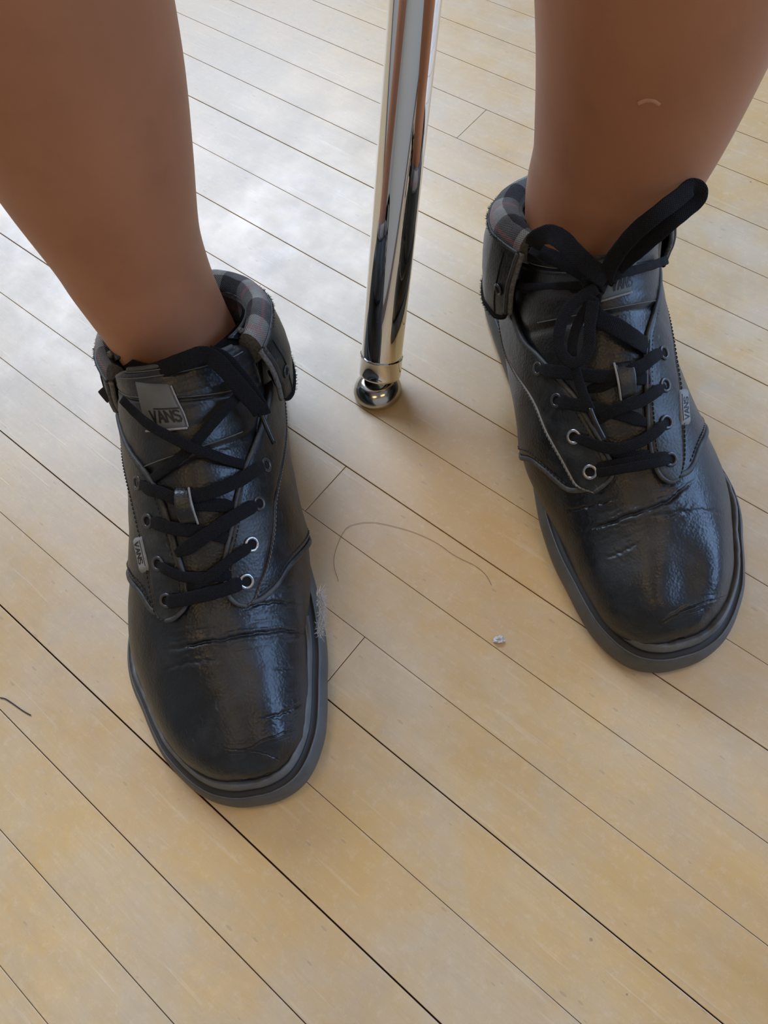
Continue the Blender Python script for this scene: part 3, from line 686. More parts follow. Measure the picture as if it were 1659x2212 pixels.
    # quad patch with text in it: corners (s,phi) order tl,tr,br,bl ; text local 0..1
    def patch(s, name, quad, off, mat, parent, th=.8, label=None, n=14):
        q = np.array(quad, float); u = np.linspace(0, 1, n); U, W = np.meshgrid(u, u, indexing='xy')
        Q = q[0]*((1-U)*(1-W))[..., None]+q[1]*(U*(1-W))[..., None]+q[2]*(U*W)[..., None]+q[3]*((1-U)*W)[..., None]
        e = np.minimum(pillow(U, .05, .5), pillow(W, .05, .5))
        o = np.vectorize(lambda a, b: off(a, b))(Q[..., 0], Q[..., 1])
        ob = s.grid(name, S(Q[..., 0], Q[..., 1], o-.5+(th+.5)*e), mat, parent, label=label)
        def at(x, y, h):
            x, y = np.asarray(x, float), np.asarray(y, float)
            p = q[0]*((1-x)*(1-y))[..., None]+q[1]*(x*(1-y))[..., None]+q[2]*(x*y)[..., None]+q[3]*((1-x)*y)[..., None]
            return S(p[..., 0], p[..., 1], np.vectorize(lambda a, b: off(a, b))(p[..., 0], p[..., 1])+th+h)
        return ob, at
    def letters(s, at, x0, x1, y0, y1, mat, parent, full=True, bar=True, skip=0, stroke=.24):
        """V A N S built from flat raised strokes in patch space"""
        import itertools
        gl = {'V': [[(0, 0), (.5, 1)], [(.5, 1), (1, 0)]], 'A': [[(0, 1), (.5, 0)], [(.5, 0), (1, 1)], [(.22, .68), (.78, .68)]],
              'N': [[(0, 1), (0, 0)], [(0, 0), (1, 1)], [(1, 1), (1, 0)]],
              'S': [[(.98, .16), (.75, .02)], [(.75, .02), (.25, .02)], [(.25, .02), (.03, .2)], [(.03, .2), (.15, .42)], [(.15, .42), (.85, .58)], [(.85, .58), (.97, .8)], [(.97, .8), (.75, .98)], [(.75, .98), (.25, .98)], [(.25, .98), (.02, .84)]]}
        word = 'VANS'[skip:]; cw = (x1-x0)/len(word); V, F = [], []
        def stroke_(a, b, w_):
            a, b = np.array(a), np.array(b); d_ = b-a; l = np.linalg.norm(d_); n_ = np.array([-d_[1], d_[0]])/max(l, 1e-9)*w_/2; d2 = d_/max(l, 1e-9)*w_*.25
            K = 4; q0 = len(V)
            for i in range(K+1):
                p_ = a-d2+(b-a+2*d2)*i/K
                for sgn in (-1, 1):
                    for hh in (.04, .22): V.append((p_[0]+n_[0]*sgn, p_[1]+n_[1]*sgn, hh))
            for i in range(K):
                b0 = q0+i*4; F.extend([(b0+1, b0+3, b0+7, b0+5), (b0, b0+1, b0+5, b0+4), (b0+3, b0+2, b0+6, b0+7)])
        sy = (y1-y0)
        for i, ch in enumerate(word):
            for seg in gl[ch]:
                stroke_(*[(x0+cw*(i+.10+.76*px), y0+sy*py) for px, py in seg], stroke*cw)
        if bar:
            stroke_((x0+cw*(.86 if not skip else -.1), y0-sy*.22), (x1, y0-sy*.22), stroke*cw*.8)
        V = np.array(V); P = at(V[:, 0], V[:, 1], 0.0)
        P2 = at(V[:, 0], V[:, 1], 1.0); P = P+(P2-P)*V[:, 2:3]
        return s.mesh('lettering', P, F, mat, parent, smooth=False, label='printed letters VANS')
    # ------------------------------------------------ folded collar
    def cuff(s, d):
        """high collar folded outwards: plaid lining rolls over the top, leather hangs outside; param t runs lateral front -> heel -> medial front"""
        K = 150; ph = np.linspace(d['c_lat'], 360-d['c_med'], K); phw = np.where(ph > 180, ph-360, ph)
        base = S0(np.full(K, 19.), phw)
        base = np.where((np.abs(np.abs(phw)-180) < 1e-6)[:, None], base, base)
        cen = np.array([0, 64., 0]); T_ = unit(np.gradient(base, axis=0)); T_[:, 2] *= .3; T_ = unit(T_)
        o = unit(np.cross(T_, np.array([0, -.25, 1.]))); o = np.where(((base-cen)*o).sum(1, keepdims=True)*1.0 < 0, -o, o); upv = unit(np.cross(o, T_)); upv = np.where(upv[:, 2:3] < 0, -upv, upv)
        t = np.linspace(0, 1, K)
        hgt = np.interp(t, *d['c_height']); out = np.interp(t, *d['c_out']); up_ = np.interp(t, *d['c_up']); fat = np.interp(t, *d['c_fat'])
        sec = []
        wob = .8*wav(t*14, d['seed']+2)
        # (outward, up) of the lining roll, then leather
        def pt(a, b): return base+o*np.broadcast_to(a, (K,))[:, None]+upv*np.broadcast_to(b, (K,))[:, None]
        lin = [pt(-1.5, -26), pt(-1.2, -14), pt(-.8+wob*.3, -4+up_), pt(0+wob*.5, 1.5+up_), pt(fat*.16, 5+up_+wob*.5), pt(fat*.38, 7.4+up_), pt(fat*.62, 7.6+up_-wob*.5), pt(fat*.84, 5.4+up_), pt(fat*.98, 2+up_), pt(fat*1.04, -2.5+up_), pt(fat*1.03, -6+up_)]
        G = catmull(np.stack(lin), 4); G = np.transpose(G, (1, 0, 2))
        L1 = np.r_[0, np.cumsum(np.linalg.norm(np.diff(base, axis=0), axis=1))]; L2 = np.r_[0, np.cumsum(np.linalg.norm(np.diff(G[K//2], axis=0), axis=1))]
        uv = np.stack(np.meshgrid(L1, L2, indexing='ij'), -1)
        cu = s.grid('collar', G, M['plaid'], uv=uv, flip=False, label='grey black and red plaid lining of the folded collar')
        # leather outside of the fold
        q = np.linspace(0, 1, 26); edge0 = fat*1.02
        fr = np.clip(np.minimum(t, 1-t)*K/7., 0, 1)
        rows = []
        for qq in q:
            hh = -1.0+up_-qq*hgt*(.80+.20*fr**.5); bulge = 2.2*math.sin(qq*math.pi)*1.0+out*qq
            rows.append(pt(edge0+.6+bulge+.4*wav(t*9+qq*3, d['seed']), hh))
        rows = np.stack(rows, 1); inner = np.stack([pt(edge0-1.8+out*1.0, -1+up_-hgt*(.80+.20*fr**.5)), pt(edge0-3+out*.3, -1+up_-hgt*.4)], 1)
        G2 = np.concatenate([pt(edge0-1.6, -1.5+up_)[:, None], rows, inner], 1)
        fl = s.grid('collar_flap', G2, M['leather_worn'], label='folded-down leather side of the collar')
        fp = rows[:, 0]; nn_ = np.tile([0, 0, 1.], (K, 1)); s.tube('flap_top_seam', fp, o, 1.0, M['edge'], fl)
        bt = rows[:, -1]; s.tube('flap_bottom_hem', bt, o, 1.3, M['fray'], fl)
        for (g0, fl_) in ((G[0], False), (G[-1], True)):
            n_ = len(g0); F_ = [tuple(range(n_)) if not fl_ else tuple(reversed(range(n_)))]; s.mesh('collar_end', g0, F_, M['tweed'], cu)
        for idx, b_ in ((0, -1), (K-1, 1)):
            fw_ = unit(rows[idx, 3]-rows[idx-5*b_ if idx else 5, 3]); s.tube('lining_edge', rows[idx]+fw_*1.6-o[idx]*1.2, np.tile(o[idx], (26, 1)), 2.1, M['tweed'], fl, ry=1.3)
            s.tube('flap_front_hem', rows[idx], np.tile(o[idx], (26, 1)), 1.4, M['edge'], fl)
        s.fuzz('loose_threads', bt[8:-8], (o-upv*.6)[8:-8], M['fray'], fl, 1100, 2.3, .16, 11)
        s.fuzz('loose_threads', fp[8:-8], (o+upv*.5)[8:-8], M['fray'], fl, 600, 2.0, .15, 12)
        a_ = rows[5:-5, 4]; 
        i0, i1 = 7, K-8
        for i_ in (i0, i1):
            P = rows[i_, 2:-1]; s.tube('stitch_row', P+o[i_]*.25, np.tile(o[i_], (len(P), 1)), .3, M['thread_dark'], fl, n=5)
        # flap eyelets
        s.flap = {}
        for nm, i_ in (('lat', 5), ('med', K-6)):
            c = rows[i_, 14]+o[i_]*.4; s.ring('eyelet', c, o[i_], 2.7, .8, M['steel_dark'], fl); s.disc('hole', c+o[i_]*.1, o[i_], 2.3, M['hole'], fl); s.flap[nm] = (c, o[i_])
        # dark padding filling the gap inside
        return rows, o
# measured key points of both shoes, in shoe millimetres (x lateral, y to the toe, z up) with surface normals
BK = {'A': {'lace': {'l1': (6.1, [[23.1, 198.7, 68.4, 0.32, 0.45, 0.83], [18.2, 200.9, 71.8, 0.21, 0.48, 0.85], [3.4, 201.0, 73.4, -0.12, 0.54, 0.83], [-7.2, 199.0, 71.8, -0.32, 0.54, 0.78], [-11.5, 197.0, 69.6, -0.41, 0.53, 0.74], [-14.7, 194.7, 65.8, -0.49, 0.51, 0.71]]), 'l2a': (4.8, [[24.0, 182.4, 76.4, 0.44, 0.39, 0.81], [19.3, 187.6, 79.0, 0.31, 0.45, 0.84], [11.4, 192.3, 78.5, 0.12, 0.51, 0.85], [2.2, 193.7, 76.7, -0.12, 0.55, 0.83], [-6.8, 192.7, 73.3, -0.33, 0.53, 0.78], [-9.6, 191.8, 71.4, -0.39, 0.52, 0.76]]), 'l2b': (4.8, [[-20.5, 179.0, 72.6, -0.61, 0.44, 0.66], [-17.3, 183.2, 76.2, -0.52, 0.48, 0.71], [-10.6, 188.3, 78.7, -0.38, 0.53, 0.76], [-2.6, 193.3, 78.1, -0.22, 0.54, 0.81], [5.8, 196.0, 75.8, -0.04, 0.55, 0.84], [11.6, 196.1, 72.8, 0.11, 0.53, 0.84]]), 'l3a': (5.8, [[25.5, 163.8, 85.1, 0.56, 0.39, 0.73], [18.7, 169.1, 89.6, 0.38, 0.47, 0.79], [10.5, 173.3, 90.3, 0.19, 0.52, 0.83], [0.1, 175.8, 88.8, -0.12, 0.55, 0.83], [-8.3, 177.2, 83.8, -0.35, 0.53, 0.77], [-12.4, 178.3, 79.1, -0.45, 0.5, 0.74]]), 'l3b': (6.3, [[-26.4, 159.9, 77.3, -0.78, 0.28, 0.56], [-22.1, 165.9, 84.2, -0.65, 0.39, 0.65], [-15.2, 171.6, 88.3, -0.48, 0.49, 0.73], [-4.3, 177.9, 89.1, -0.23, 0.55, 0.81], [5.4, 181.3, 86.3, 0.04, 0.54, 0.84], [13.4, 181.6, 81.8, 0.23, 0.49, 0.84]]), 'l4a': (5.6, [[28.4, 145.0, 91.3, 0.7, 0.29, 0.65], [21.6, 153.3, 96.9, 0.52, 0.4, 0.76], [13.6, 158.2, 98.6, 0.31, 0.49, 0.82], [6.8, 162.4, 97.5, 0.12, 0.53, 0.84], [-2.2, 165.4, 95.2, -0.16, 0.54, 0.83], [-12.7, 165.1, 90.0, -0.46, 0.49, 0.74], [-17.3, 164.3, 85.0, -0.59, 0.43, 0.68]]), 'l4b': (5.9, [[-31.3, 139.4, 77.6, -0.9, 0.16, 0.41], [-27.8, 147.1, 87.2, -0.81, 0.25, 0.53], [-21.8, 154.7, 93.4, -0.67, 0.37, 0.65], [-11.8, 160.8, 98.0, -0.42, 0.49, 0.76], [-3.3, 162.6, 98.8, -0.18, 0.54, 0.82], [3.8, 162.4, 98.1, 0.04, 0.54, 0.84]]), 'top1': (4.5, [[19.5, 148.9, 97.2, 0.52, 0.4, 0.76], [9.1, 149.5, 106.2, 0.23, 0.49, 0.84], [-2.7, 145.8, 111.4, -0.14, 0.5, 0.86], [-13.0, 137.3, 113.7, -0.46, 0.46, 0.76], [-21.3, 129.5, 114.9, -0.64, 0.42, 0.64], [-29.7, 121.7, 115.1, -0.76, 0.38, 0.53], [-34.1, 117.1, 115.9, -0.8, 0.44, 0.41]]), 'top2': (4.5, [[-23.5, 144.5, 89.2, -0.79, 0.28, 0.55], [-17.5, 147.2, 100.4, -0.61, 0.4, 0.68], [-11.5, 147.3, 108.1, -0.42, 0.46, 0.78], [-5.2, 146.3, 113.6, -0.21, 0.49, 0.84], [3.4, 140.7, 116.3, 0.07, 0.49, 0.87], [12.5, 133.4, 117.6, 0.32, 0.44, 0.84], [19.4, 125.3, 118.4, 0.51, 0.4, 0.76], [24.5, 118.9, 121.9, 0.6, 0.41, 0.68]]), 'rim': (7.2, [[50.1, 85.3, 84.0, -0.33, 0.6, 0.73], [39.9, 90.7, 95.0, -0.31, 0.6, 0.73], [22.8, 101.1, 114.0, -0.29, 0.62, 0.73], [8.3, 109.8, 126.0, -0.27, 0.62, 0.74], [-6.5, 113.1, 133.0, -0.23, 0.63, 0.74], [-17.8, 111.8, 134.0, -0.21, 0.64, 0.74], [-23.9, 116.3, 132.0, -0.19, 0.63, 0.75], [-28.3, 120.8, 125.0, -0.18, 0.62, 0.77], [-31.8, 123.8, 116.0, -0.17, 0.6, 0.78], [-34.7, 126.1, 109.0, -0.16, 0.59, 0.79], [-35.3, 124.8, 102.0, -0.15, 0.58, 0.8]]), 'rim2': (5.8, [[-19.2, 108.1, 131.0, -0.2, 0.64, 0.74], [-26.2, 112.0, 129.0, -0.18, 0.63, 0.75], [-30.3, 115.8, 122.0, -0.17, 0.62, 0.77], [-33.9, 119.4, 113.0, -0.16, 0.6, 0.78], [-36.3, 123.7, 106.0, -0.15, 0.59, 0.79], [-37.0, 126.1, 101.0, -0.15, 0.58, 0.8]]), 'flapl': (4.4, [[-32.6, 93.5, 96.0, -0.15, 0.62, 0.77], [-30.2, 98.2, 105.0, -0.16, 0.63, 0.76], [-25.7, 103.9, 115.0, -0.18, 0.63, 0.76], [-21.5, 106.8, 124.0, -0.19, 0.64, 0.75], [-15.9, 105.8, 127.0, -0.21, 0.64, 0.74]]), 'aglet': (2.0, [[-35.1, 123.7, 102.0, -0.15, 0.58, 0.8], [-36.7, 130.4, 98.0, -0.15, 0.57, 0.81], [-38.7, 137.0, 92.0, -0.14, 0.55, 0.82]])}, 'crease': [([[6.98, 29.6], [6.9, 9.9], [6.95, -18.1], [7.15, -44.5], [7.34, -80.9]], 1.5, 1.3), ([[7.76, -25.9], [8.04, -43.4], [8.17, -74.4]], 1.0, 1.1), ([[3.5, 10.3], [3.29, -12.3], [3.77, -33.3], [4.26, -68.1]], 0.7, 0.9), ([[3.21, -12.1], [2.9, -34.5], [2.47, -61.4]], 0.6, 0.9), ([[4.53, -27.0], [4.76, -48.4], [5.17, -71.6]], 0.8, 1.2), ([[6.02, -41.1], [6.07, -50.3], [6.1, -61.4]], 0.5, 0.8), ([[6.46, 36.8], [6.43, 9.5], [6.33, -9.0]], 0.5, 1.4)], 'label': [[16.82, 22.1], [16.18, 0.2], [13.3, -5.6], [13.42, 18.6]], 'tab': [[11.52, 7.0], [11.47, -1.4], [10.45, -4.2], [10.49, 5.6]], 'tag': [[10.44, 34.1], [9.45, 28.6], [9.44, 35.3], [10.46, 42.4]], 'geo': {'q_lat': [(8.5, 13.0), (7.98, 22.0), (8.27, 30.6), (9.04, 42.2), (9.78, 66.8), (10.29, 101.2)], 'ei_lat': [(14.0, 55.6), (12.87, 37.6), (12.27, 27.1), (11.75, 20.4), (11.14, 15.4), (9.93, 11.3), (9.12, 7.0), (8.56, 5.7), (8.13, 7.0), (7.84, 14.1), (7.8, 20.0)], 'eo_lat': [(14.0, 79.6), (12.81, 60.6), (11.73, 45.9), (10.69, 37.6), (9.68, 31.7), (8.67, 28.0), (8.06, 25.8), (7.8, 20.0)], 'throat_lat': [(8.6, 9.1), (9.98, 16.0), (12.01, 30.9), (13.4, 49.1), (15.0, 60.0), (17.0, 64.0)], 'ey_lat': [(8.44, 17.6), (9.56, 22.0), (10.79, 27.2), (11.85, 32.9)], 'q_med': [(8.56, -21.0), (8.04, -29.0), (8.11, -37.6), (8.52, -47.7), (9.23, -59.3), (9.83, -81.2), (10.22, -106.6)], 'ei_med': [(14.1, -66.1), (13.2, -56.5), (12.35, -43.8), (11.74, -34.8), (11.07, -27.8), (10.35, -22.9), (9.66, -18.6), (9.18, -17.1), (8.78, -17.4), (8.37, -18.5), (8.02, -23.3), (7.91, -29.0)], 'eo_med': [(14.1, -90.1), (12.92, -85.2), (11.88, -68.9), (10.89, -54.1), (10.0, -46.5), (9.08, -40.9), (8.68, -37.6), (8.17, -34.1), (7.91, -29.0)], 'throat_med': [(8.66, -20.0), (10.02, -23.9), (11.99, -40.9), (13.4, -56.4), (15.0, -64.0), (17.0, -66.0)], 'ey_med': [(8.71, -28.7), (9.74, -32.0), (10.81, -40.2), (11.8, -50.4)]}}, 'B': {'lace': {'l1': (4.5, [[-19.0, 196.1, 61.4, -0.57, 0.47, 0.67], [-15.3, 199.5, 65.9, -0.48, 0.49, 0.73], [-6.4, 202.5, 70.1, -0.32, 0.5, 0.8], [5.2, 204.5, 71.8, -0.09, 0.49, 0.86], [11.6, 204.3, 71.0, 0.08, 0.48, 0.87], [16.7, 203.2, 68.0, 0.18, 0.46, 0.87]]), 'l1b': (4.5, [[-18.3, 195.0, 62.5, -0.56, 0.48, 0.68], [-14.2, 197.2, 67.3, -0.46, 0.51, 0.72], [-5.6, 199.9, 71.1, -0.3, 0.53, 0.79], [6.0, 201.9, 72.4, -0.06, 0.52, 0.85], [12.4, 202.1, 71.4, 0.1, 0.5, 0.86], [16.6, 201.8, 68.6, 0.19, 0.47, 0.86]]), 'l2u': (4.5, [[-10.2, 191.3, 71.1, -0.4, 0.51, 0.76], [-5.4, 196.2, 71.9, -0.3, 0.55, 0.78], [2.7, 199.0, 72.0, -0.14, 0.55, 0.83], [8.3, 198.9, 70.9, 0.02, 0.53, 0.85]]), 'l2': (5.1, [[-23.3, 178.8, 69.9, -0.67, 0.38, 0.64], [-21.1, 183.4, 73.0, -0.59, 0.45, 0.67], [-14.5, 190.3, 74.7, -0.45, 0.5, 0.74], [-8.7, 194.0, 75.9, -0.34, 0.53, 0.78], [-0.8, 195.3, 77.6, -0.19, 0.55, 0.81], [8.0, 193.6, 79.0, 0.04, 0.53, 0.85], [14.5, 190.5, 78.8, 0.19, 0.49, 0.85], [19.3, 187.1, 76.2, 0.32, 0.45, 0.84]]), 'l3a': (5.8, [[-26.3, 159.5, 75.6, -0.8, 0.2, 0.56], [-24.0, 165.1, 80.5, -0.71, 0.3, 0.63], [-15.8, 172.9, 84.6, -0.52, 0.44, 0.73], [-7.6, 178.5, 84.9, -0.33, 0.51, 0.79], [2.1, 183.6, 82.8, -0.09, 0.55, 0.83], [9.7, 186.6, 78.6, 0.12, 0.52, 0.85]]), 'l3b': (5.3, [[23.7, 171.3, 82.7, 0.48, 0.46, 0.75], [16.1, 176.0, 87.5, 0.29, 0.51, 0.81], [7.1, 179.6, 88.8, 0.08, 0.54, 0.84], [-3.1, 179.7, 88.1, -0.21, 0.53, 0.82], [-10.3, 179.3, 83.8, -0.39, 0.5, 0.77], [-14.4, 179.0, 78.2, -0.49, 0.47, 0.73]]), 'l4a': (6.1, [[-28.8, 138.4, 76.1, -0.9, 0.05, 0.43], [-27.0, 146.2, 83.7, -0.84, 0.14, 0.53], [-19.9, 155.5, 90.6, -0.69, 0.3, 0.66], [-9.5, 163.6, 94.4, -0.41, 0.47, 0.78], [0.5, 167.3, 94.7, -0.12, 0.54, 0.84], [10.8, 168.8, 91.6, 0.18, 0.53, 0.83], [16.0, 169.1, 87.8, 0.32, 0.52, 0.8]]), 'l4b': (5.7, [[28.1, 155.5, 88.9, 0.61, 0.39, 0.69], [19.6, 161.4, 95.3, 0.39, 0.49, 0.78], [12.2, 165.5, 96.8, 0.2, 0.53, 0.82], [4.8, 166.9, 96.8, 0.02, 0.54, 0.84], [-6.1, 167.7, 92.7, -0.31, 0.51, 0.8], [-13.6, 165.2, 87.2, -0.53, 0.42, 0.73]]), 'top': (7.8, [[19.6, 155.7, 94.7, 0.43, 0.48, 0.77], [11.4, 155.4, 104.0, 0.19, 0.53, 0.83], [3.5, 150.6, 109.5, -0.06, 0.51, 0.86], [-4.7, 144.2, 112.8, -0.35, 0.42, 0.84], [-6.6, 139.6, 116.5, -0.42, 0.39, 0.82], [-4.9, 136.0, 121.5, -0.38, 0.39, 0.84]]), 'left_loop': (8.0, [[0.5, 136.5, 128.0, -0.34, 0.6, 0.72], [-5.3, 134.3, 133.0, -0.33, 0.61, 0.72], [-11.4, 128.6, 138.0, -0.31, 0.63, 0.71], [-15.0, 120.0, 140.0, -0.3, 0.65, 0.7], [-18.4, 111.3, 138.0, -0.29, 0.66, 0.69], [-22.2, 105.8, 132.0, -0.27, 0.66, 0.7], [-23.2, 102.4, 124.0, -0.27, 0.66, 0.7]]), 'left_loop2': (6.5, [[-22.1, 99.6, 121.0, -0.27, 0.66, 0.7], [-18.8, 106.9, 122.0, -0.28, 0.65, 0.71], [-13.2, 116.5, 124.0, -0.3, 0.63, 0.71], [-6.9, 126.9, 125.0, -0.32, 0.62, 0.72], [-1.2, 135.3, 125.0, -0.33, 0.6, 0.73]]), 'big_loop': (6.8, [[-0.5, 135.9, 126.0, -0.34, 0.6, 0.73], [2.0, 135.4, 139.0, -0.35, 0.61, 0.71], [7.9, 136.9, 153.0, -0.37, 0.62, 0.69], [17.0, 136.6, 161.0, -0.4, 0.63, 0.67], [28.4, 132.2, 163.0, -0.42, 0.63, 0.65], [34.7, 128.7, 163.0, -0.43, 0.63, 0.64], [37.6, 130.3, 161.0, -0.44, 0.62, 0.65], [35.7, 132.4, 158.0, -0.43, 0.62, 0.65], [24.9, 136.0, 154.0, -0.41, 0.62, 0.67], [15.8, 135.6, 144.0, -0.38, 0.61, 0.69], [8.0, 133.6, 133.0, -0.36, 0.61, 0.71], [1.2, 134.0, 124.0, -0.34, 0.6, 0.73]]), 'small_loop': (5.1, [[-4.6, 138.1, 126.0, -0.33, 0.6, 0.73], [-12.9, 139.1, 123.0, -0.31, 0.6, 0.74], [-20.2, 142.4, 119.0, -0.29, 0.59, 0.75], [-24.7, 148.0, 114.0, -0.28, 0.58, 0.77], [-26.0, 154.6, 109.0, -0.27, 0.56, 0.78], [-22.7, 159.9, 106.0, -0.28, 0.55, 0.79], [-17.3, 160.8, 107.0, -0.3, 0.54, 0.79], [-13.3, 156.7, 111.0, -0.31, 0.55, 0.77], [-11.1, 149.9, 117.0, -0.31, 0.57, 0.76], [-7.4, 142.3, 123.0, -0.32, 0.59, 0.74]]), 'dangle': (4.3, [[-6.2, 140.8, 124.0, -0.32, 0.59, 0.74], [-12.9, 144.5, 118.0, -0.31, 0.58, 0.75], [-18.2, 150.3, 112.0, -0.29, 0.57, 0.77], [-20.7, 156.6, 107.0, -0.29, 0.55, 0.78], [-20.6, 162.4, 102.0, -0.29, 0.54, 0.79], [-20.1, 169.2, 98.0, -0.29, 0.52, 0.8], [-19.0, 175.1, 94.0, -0.29, 0.5, 0.81], [-17.9, 178.8, 91.0, -0.29, 0.49, 0.82]]), 'aglet': (2.0, [[-17.9, 178.0, 91.5, -0.29, 0.49, 0.82], [-16.8, 184.9, 88.0, -0.29, 0.48, 0.83], [-14.5, 191.7, 83.0, -0.3, 0.46, 0.84]]), 'flap_strand': (3.5, [[-24.7, 89.5, 86.0, -0.24, 0.64, 0.73], [-22.5, 98.1, 92.0, -0.25, 0.63, 0.74], [-16.6, 108.9, 101.0, -0.27, 0.62, 0.73], [-10.1, 121.1, 112.0, -0.3, 0.61, 0.73], [-3.9, 131.1, 121.0, -0.32, 0.6, 0.73]]), 'flap_strand2': (3.5, [[-24.3, 89.4, 84.0, -0.24, 0.63, 0.73], [-22.1, 98.6, 90.0, -0.25, 0.63, 0.74], [-15.5, 109.8, 99.0, -0.27, 0.62, 0.74], [-9.0, 122.0, 110.0, -0.3, 0.61, 0.73], [-3.4, 131.7, 119.0, -0.32, 0.6, 0.73]]), 'lateral_strand': (3.9, [[1.9, 136.4, 128.0, -0.34, 0.6, 0.72], [8.3, 135.1, 128.0, -0.36, 0.6, 0.72], [19.1, 130.0, 122.0, -0.37, 0.59, 0.71], [30.7, 123.1, 114.0, -0.39, 0.59, 0.71], [43.2, 113.9, 104.0, -0.4, 0.59, 0.7]])}, 'crease': [([[7.02, -57.1], [6.85, -39.5], [6.79, -21.1], [6.83, 3.5], [7.39, 26.5]], 1.5, 1.3), ([[5.94, -49.0], [5.91, -34.0], [5.96, -21.3]], 0.7, 1.1), ([[2.56, -31.6], [3.01, 0.1], [3.33, 33.3], [3.67, 66.3]], 0.9, 1.1), ([[7.88, -64.6], [7.58, -44.1], [7.43, -26.8]], 0.8, 1.2), ([[6.52, -11.9], [6.45, 14.2], [6.35, 47.7]], 0.5, 1.6)], 'label': [[15.5, -11.1], [15.56, 15.5], [13.31, 10.4], [13.22, -8.9]], 'tab': [[11.27, -6.1], [11.22, 4.4], [10.25, 2.2], [10.19, -7.2]], 'tag': [[9.15, 24.7], [10.19, 33.6], [10.25, 43.1], [9.15, 31.5]], 'geo': {'q_lat': [(8.19, 4.1), (7.54, 13.1), (7.73, 23.9), (8.54, 39.2), (9.39, 66.6), (9.99, 98.1)], 'ei_lat': [(14.0, 50.6), (12.9, 33.4), (11.81, 17.8), (10.98, 12.8), (9.91, 8.7), (9.0, 3.2), (8.27, 0.3), (7.7, 1.3), (7.39, 6.2), (7.41, 12.1)], 'eo_lat': [(14.0, 74.6), (12.3, 53.7), (11.2, 43.0), (10.11, 36.0), (8.99, 26.0), (7.93, 18.1), (7.41, 12.1)], 'throat_lat': [(8.39, 3.2), (9.99, 13.1), (12.0, 23.8), (13.4, 42.8), (15.0, 56.0), (17.0, 62.0)], 'ey_lat': [(8.12, 10.1), (9.29, 15.8), (10.36, 22.9), (11.26, 27.9)], 'q_med': [(8.6, -29.4), (8.05, -39.5), (8.37, -53.5), (8.9, -60.0), (9.37, -65.9), (9.83, -77.2), (10.22, -107.4)], 'ei_med': [(14.2, -76.6), (12.79, -63.7), (12.12, -51.1), (11.45, -41.1), (10.67, -31.1), (9.8, -25.8), (9.16, -23.7), (8.61, -23.4), (8.19, -25.6), (8.0, -31.2), (7.9, -38.5)], 'eo_med': [(14.2, -98.6), (12.68, -87.9), (12.11, -79.1), (11.27, -64.4), (10.4, -55.0), (9.59, -49.6), (8.85, -48.0), (8.37, -46.9), (7.9, -38.5)], 'throat_med': [(8.69, -25.1), (10.02, -29.3), (11.99, -51.4), (13.4, -64.4), (15.0, -68.0), (17.0, -68.0)], 'ey_med': [(8.58, -35.6), (9.69, -36.2), (10.79, -42.3), (11.78, -52.2)]}}}
DATA = {
'A': dict(seed=3, sgn_flip=False, raw=None, shiny=[('med', 0), ('med', 1)], tw_lat=[16, 22, 30, 44, 56, 46, 30], tw_med=[16, 24, 34, 48, 60, 54, 44], t_lift=[0.2, 0.8, 2.2, 4.5, 6.5], t_seams=[(12.3, -0.35), (15.0, 0.6)], dents=[(4.6, 20, 1.4, 26, -2.32), (2.2, -25, 0.8, 20, -1.3), (5.6, -35, 1.2, 16, 1.16), (3.6, -45, 0.9, 12, 1.01), (6.2, 40, 0.8, 20, -1.16)], c_lat=58, c_med=60, c_height=([0, 0.12, 0.3, 0.5, 0.7, 0.88, 1], [40, 40, 34, 30, 33, 41, 42]), c_out=([0, 0.15, 0.5, 0.85, 1], [-1, 2, 2, 2, 2]), c_up=([0, 0.1, 0.3, 0.5, 0.7, 0.9, 1], [-12, -6, -3, -1, -1, -3, -8]), c_fat=([0, 0.3, 0.5, 0.7, 0.9, 1], [9, 13, 15, 13, 12, 12])),
'B': dict(seed=12, sgn_flip=False, raw='med', shiny=[('med', 0), ('med', 1)], tw_lat=[14, 20, 30, 44, 58, 60, 50], tw_med=[20, 28, 40, 58, 74, 70, 54], t_lift=[0.2, 0.8, 2.2, 4.0, 5.0], t_seams=[(12.7, -0.1), (14.8, -0.5)], dents=[(4.6, 8, 1.3, 18, -2.61), (3.9, -22, 0.9, 14, 1.3), (4.6, 38, 1.6, 14, 1.3), (2.2, 22, 0.7, 16, 0.87), (6.0, -35, 0.9, 18, -1.16)], c_lat=64, c_med=66, c_height=([0, 0.12, 0.3, 0.5, 0.7, 0.88, 1], [36, 38, 34, 30, 36, 44, 44]), c_out=([0, 0.15, 0.5, 0.85, 1], [-1, 0, 2, 5, 6]), c_up=([0, 0.1, 0.3, 0.5, 0.7, 0.9, 1], [-10, -5, -3, -3, -3, -4, -8]), c_fat=([0, 0.3, 0.5, 0.7, 0.9, 1], [6, 8, 13, 17, 17, 14])),
}
for k_ in DATA: DATA[k_].update(BK[k_]["geo"])
